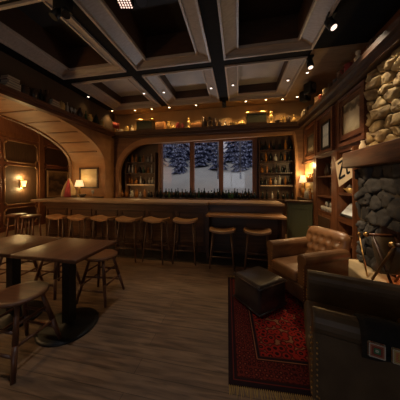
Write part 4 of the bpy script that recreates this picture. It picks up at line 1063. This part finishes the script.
for k, (y, kd, m, w) in enumerate(((3.02, 'jar', DKC, 'dark jar right of the tall book stack on the arch shelf'), (3.20, 'urn', DKC, 'dark urn between jar and bottles on the arch shelf'), (3.34, 'bottle', GLD, 'dark bottle left of the small book stack on the arch shelf'), (3.46, 'figure', DKC, 'dark figurine touching the small book stack on the arch shelf'),
                           (3.82, 'jar', GOLDC, 'dull gilt jar right of the small book stack on the arch shelf'), (3.98, 'bottle', GLC, 'pale bottle above the arch crown, left of two goblets'), (4.10, 'goblet', GLC, 'pale goblet, left one of two above the arch'), (4.20, 'goblet', GLC, 'pale goblet, right one of two above the arch'),
                           (4.36, 'vase', DKC, 'dark vase right of the goblets on the arch shelf'), (4.56, 'bottle', GLG, 'green bottle midway to the corner on the arch shelf'), (4.72, 'urn', GOLDC, 'gilt urn left of the dark cone tree on the arch shelf'), (5.18, 'jar', GOLDC, 'gilt jar right of the dark cone tree on the arch shelf'))):
    w_(kd, m, {'jar': 'jar', 'urn': 'urn', 'bottle': 'bottle', 'figure': 'figurine', 'goblet': 'glass_goblet', 'vase': 'vase'}[kd], w, {'jar': 'jar', 'urn': 'urn', 'bottle': 'bottle', 'figure': 'figurine', 'goblet': 'glass', 'vase': 'vase'}[kd], (YL, y, ZS), sc=.95 if kd != 'bottle' else .85)
o = thing('cone_tree', 'small dark cone-shaped tree ornament on the arch shelf', 'ornament', (YL, 4.95, ZS))
MB().tube((0, 0, 0), (0, 0, .06), .02).build('trunk', DW, o); MB().lathe([(.09, .05), (.06, .13), (.075, .12), (.045, .21), (.055, .20), (.001, .32)], 14).build('foliage', mat('dark_needles', (.02, .03, .018), rough=.9), o)
o = thing('red_flag', 'small dull red flag hanging at the corner of the two shelves', 'flag', (-3.98, 5.62, 3.145), .5)
MB().tube((0, 0, 0), (0, 0, .30), .008).build('pole', BRASS, o)
m = MB()
for i in range(9):
    for j in range(2): m.v.append(Vector((.008 + .024 * i, .012 * math.sin(i * .9), .29 - .19 * j - .006 * i)))
for i in range(8): m.face((i * 2, i * 2 + 2, i * 2 + 3, i * 2 + 1), True)
f_ = m.build('cloth', mat('dull_red_cloth', (.36, .06, .04), rough=.9), o); s_ = f_.modifiers.new('s', 'SOLIDIFY'); s_.thickness = .004
# shelf over the bookcases: tankards and jugs
def tankard(label, loc, rz, m, sc):
    o = thing('tankard', label, 'tankard', loc, rz, 'tankards over the bookcases'); o.scale = (sc,) * 3
    MB().lathe([(.055, 0), (.058, .02), (.048, .03), (.045, .14), (.05, .16), (.044, .158), (.04, .02), (.001, .018)], 14).build('body', m, o)
    MB().path([Vector((.045 + .045 * math.sin(PI * k / 6), 0, .03 + .10 * k / 6)) for k in range(7)], .007, 6).build('handle', m, o); return o
rng = random.Random(3); tm = [WHITEC, DKC, GREYM, mat('stoneware_brown', (.20, .12, .07), rough=.4), REDC]
where = ['over the corner niche, nearest the back corner', 'over the corner niche, second from the back corner', 'over the corner niche, third from the back corner', 'over the middle bookcase, first past the niche',
         'over the middle bookcase, second past the niche', 'over the middle bookcase, third past the niche', 'above the bookcase by the chimney, farther one', 'above the bookcase by the chimney, middle one', 'above the bookcase by the chimney, nearer one', 'above the large sepia print']
for k, y in enumerate((5.40, 5.22, 5.05, 4.70, 4.50, 4.30, 4.05, 3.88, 3.70, 3.48)):
    mi = k % 5; tankard('%s tankard %s' % (['cream', 'dark brown', 'grey metal', 'brown stoneware', 'dark red'][mi], where[k]), (1.72, y, ZS), rng.uniform(0, 6), tm[mi], rng.uniform(.95, 1.3))
w_('jar', WHITEC, 'jar', 'cream lidded jar at the corner end of the tankard shelf', 'jar', (1.74, 5.60, ZS), sc=1.1)
w_('figure', WHITEC, 'figurine', 'pale figurine among the tankards above the chimney bookcase', 'figurine', (1.74, 3.26, ZS), sc=.8)
w_('bowl', DKC, 'bowl', 'dark bowl on the shelf above the chimney stones', 'bowl', (1.76, 2.72, ZS), sc=1.1)
w_('jar', DKC, 'jar', 'dark jar on the shelf above the chimney stones', 'jar', (1.76, 2.95, ZS), sc=1.0)

# ------------------------------------------------------------------ snowy slope and trees outside the windows
SNOW = mat('snow', (.74, .73, .72), (.82, .81, .79), 2, rough=.85)
m = MB(); NX, NY = 40, 24
def gz(x, y):
    t = (y - 6.7) / 8
    return .85 + 2.5 * t + .30 * math.exp(-((x + 2.2) ** 2 / 1.5 + (y - 8.6) ** 2 / 1.2)) + .35 * math.exp(-((x - 1.4) ** 2 / 2.0 + (y - 9.5) ** 2 / 2)) + .16 * noise.noise(Vector((x * .6, y * .6, 2)))
for i in range(NX + 1):
    for j in range(NY + 1):
        x = -12 + 19 * i / NX; y = 6.7 + 11.3 * j / NY; m.v.append(Vector((x, y, gz(x, y))))
for i in range(NX):
    for j in range(NY):
        a = i * (NY + 1) + j; m.face((a, a + NY + 1, a + NY + 2, a + 1), True)
o = m.build('snow_ground', SNOW); o['kind'] = 'structure'
FOL = snow_cover_mat('snowy_fir', (.045, .055, .13), .47); TRK = mat('dark_bark', (.025, .02, .022), (.05, .042, .042), 8, rough=.9)
def fir(seed, h):
    r = random.Random(seed); m = MB(); n = 13
    for k in range(n):
        z = h * (.10 + .86 * k / n); R = .17 * h * (1 - k / n) ** .8 + .05
        nb = max(5, int(13 * (1 - k / n)) + 4); ph = r.uniform(0, 6)
        for b in range(nb):
            a = ph + 2 * PI * b / nb + r.uniform(-.2, .2); L = R * r.uniform(.7, 1.15); c, s = math.cos(a), math.sin(a); w = L * .27
            tip = Vector((c * L, s * L, z - L * .55)); root = Vector((0, 0, z)); mid = root.lerp(tip, .55) + Vector((0, 0, .05 * h * .3)); sd = Vector((-s, c, 0)) * w
            i = len(m.v); m.v += [root, mid + sd - Vector((0, 0, w * .7)), tip, mid - sd - Vector((0, 0, w * .7)), mid + Vector((0, 0, w * .3))]
            m.face((i, i + 1, i + 4)); m.face((i + 1, i + 2, i + 4)); m.face((i + 2, i + 3, i + 4)); m.face((i + 3, i, i + 4))
    return m
protos = []
def place_fir(x, y, h, seed):
    lab = 'snow-laden fir on the slope seen through the windows'
    if len(protos) < 3:
        o = thing('fir_tree', lab, 'tree', (x, y, gz(x, y) - .05), seed, 'firs outside the windows')
        MB().tube((0, 0, 0), (0, 0, 2.9), .06, .015, 7).build('trunk', TRK, o); fir(seed, 3.0).build('foliage', FOL, o); protos.append(o)
    else:
        o = copy_tree(protos[seed % 3], lab, (x, y, gz(x, y) - .05), seed * 1.7)
    o.scale = (h / 3,) * 3
rt = random.Random(77); spots = []
def free(x, y, rad): return all(math.hypot(x - p, y - q) > rad + w for p, q, w in spots)
for (x, y, h) in ((-3.1, 10.2, 2.6), (.10, 10.3, 2.8), (-1.1, 10.9, 3.1), (-4.9, 11.0, 3.2)): spots.append((x, y, .21 * h)); place_fir(x, y, h, len(spots))
k = 5; first = None
for q in range(400):
    x, y = rt.uniform(-6.5, 1.6), rt.uniform(8.7, 11.2)
    if len(spots) > 15 or not free(x, y, .48): continue
    spots.append((x, y, .48))
    if first is None:
        first = thing('bare_tree', 'slender bare snowy trunk on the slope seen through the windows', 'tree', (x, y, gz(x, y) - .05), 0, 'bare trees outside the windows')
        MB().tube((0, 0, 0), (.05, .02, 4.2), .045, .018, 7).build('trunk', mat('frosted_bark', (.12, .12, .16), (.42, .43, .50), 7, (1, 1, .3), .9), first)
        m = MB()
        for b in range(22):
            z = .9 + .145 * b; a = b * 2.4; L = .46 * (1 - b / 30); m.tube((.01 * z, .005 * z, z), (math.cos(a) * L, math.sin(a) * L, z + .35), .014, .006, 5)
        m.build('branches', mat('frosted_twig', (.42, .44, .54), rough=.9), first)
    else: copy_tree(first, None, (x, y, gz(x, y) - .05), q * 1.3)
for q in range(3000):
    y = rt.uniform(11.0, 16.5); x = rt.uniform(-9.5 - (y - 11) * .6, 2.4 + (y - 11) * .25); h = rt.uniform(3.4, 4.6) + (y - 11) * .2
    if len(spots) > 62 or not free(x, y, .17 * h): continue
    spots.append((x, y, .17 * h)); place_fir(x, y, h, k); k += 1

# ------------------------------------------------------------------ sky, added fill lights
wd = bpy.data.worlds.new('dusk_sky'); S.world = wd; wd.use_nodes = True
nt = wd.node_tree; bg = nt.nodes['Background']
tc = nt.nodes.new('ShaderNodeTexCoord'); sp = nt.nodes.new('ShaderNodeSeparateXYZ'); rp = nt.nodes.new('ShaderNodeValToRGB')
rp.color_ramp.elements[0].position = 0; rp.color_ramp.elements[0].color = (.24, .235, .275, 1); rp.color_ramp.elements[1].position = .9; rp.color_ramp.elements[1].color = (.27, .265, .27, 1)
nt.links.new(tc.outputs['Generated'], sp.inputs[0]); nt.links.new(sp.outputs[2], rp.inputs[0]); nt.links.new(rp.outputs[0], bg.inputs['Color']); bg.inputs['Strength'].default_value = 1.3
light('AREA', 'front_window_fill', (-.5, YF - .35, 1.7), 13, (.82, .89, 1.0), 2.0, (-.5, 2.0, 5.0), sy=1.5)  # fill light added outside the unseen front window
o_ = track_head('added black ceiling spotlight, unseen overhead, aimed across at the bookcases', -.40, 1.85, (1.85, 3.75, 1.35), 0)  # unseen spotlight added to brighten the bookcases and the tan chair
light('SPOT', 'spotlight_beam', (-.33, 1.92, CEIL - .2), 330, (1, .68, .38), .05, (1.55, 3.45, 1.15), 42, .8)
# glowing strips added under the lowest bottle shelves to warm the back bar
for (a, b, z, w, e) in ((-3.85, -2.82, 1.39, 'added glowing strip under the shelves left of the windows', 1.2), (.68, 1.60, 1.37, 'added glowing strip under the shelves right of the windows', .5)):
    tag(MB().box(a, b, 6.21, 6.23, z - .012, z).build('added_strip', glow('added_strip_glow', (1, .62, .26), .25)), w, 'added strip light')
    light('AREA', 'added_strip_beam', ((a + b) / 2, 6.20, z - .02), e, WARM, b - a, ((a + b) / 2, 6.0, z - .5), sy=.03)
    light('POINT', 'back_bar_fill', ((a + b) / 2, 5.98, 1.35), e * 1.6, WARM, .05)  # fill light without a fixture, added to warm the bottles
# unseen lamps added outside, one under each window, to grey the ceiling
for x in (-2.15, -1.03, .05):
    o = thing('fill_flood', 'small added ground lamp, unseen outside under the %s window' % {-2.15: 'left', -1.03: 'middle', .05: 'right'}[x], 'fill_flood', (x, 6.85, gz(x, 6.85) - .01))
    MB().box(-.08, .08, -.04, .04, 0, .07).build('housing', BLACK, o)
    light('SPOT', 'fill_flood_beam', (x, 6.80, gz(x, 6.85) + .12), 33, (.86, .91, 1.0), .06, (x * .5 - .25, 4.0, 3.8), 95, .7)
# unseen bare lights in the side room and over the tables
light('POINT', 'side_room_fill', (-6.0, 3.4, 3.2), 22, WARM, .1)
light('SPOT', 'table_fill_beam', (-3.0, 1.2, CEIL - .05), 22, WARM, .06, (-2.4, 1.9, 0), 95, .9)
for (x, y, e, c, w) in ((-.85, 1.10, 80, (.95, .92, .92), 'added neutral downlight, unseen over the bare floor'), (-2.17, 1.75, 26, WARM, 'added unseen downlight on the beam left of the middle front coffer'), (-.385, 1.8, 38, WARM, 'added unseen downlight on the beam right of the middle front coffer')):  # unseen downlights added to brighten the floor
    downlight(x, y, w, 0); light('SPOT', 'downlight_beam', (x, y, CEIL - .03), e, c, .04, (x, y + (.5 if y < 1.5 else 1.4), 0), 52 if y < 1.5 else 70, .9)
o = thing('wall_sconce', 'added glowing sconce, unseen, on the near pier inside the side arch', 'wall lamp', (-4.75, 1.0, 1.5), PI / 2)  # sconce added out of view to light the arch soffit
MB().box(0, .03, -.05, .05, -.14, .16).build('back_plate', BRASS, o)
MB().lathe([(.045, -.10), (.06, .0), (.085, .14)], 14, (.10, 0, 0)).build('shade', SCONCE, o); MB().tube((.03, 0, -.06), (.10, 0, -.09), .012).build('arm', BRASS, o)
light('POINT', 'sconce_glow', (-4.75, 1.2, 1.8), 75, (1, .62, .27), .06)

# ------------------------------------------------------------------ camera
cam = bpy.data.cameras.new('camera'); co = bpy.data.objects.new('camera', cam); COL.objects.link(co)
cam.sensor_width = 36; cam.lens = 36 * 194 / 400; cam.shift_y = -17 / 400; cam.clip_start = .02
co.location = (0, 0, CAMZ); co.rotation_euler = (PI / 2, 0, math.atan(38 / 194)); S.camera = co
vs = S.view_settings; vs.view_transform = 'Standard'; vs.look = 'None'; vs.gamma = 1; vs.exposure = 0; vs.use_curve_mapping = False
S.cycles.use_denoising = True; S.cycles.max_bounces = 6; S.cycles.sample_clamp_indirect = 4
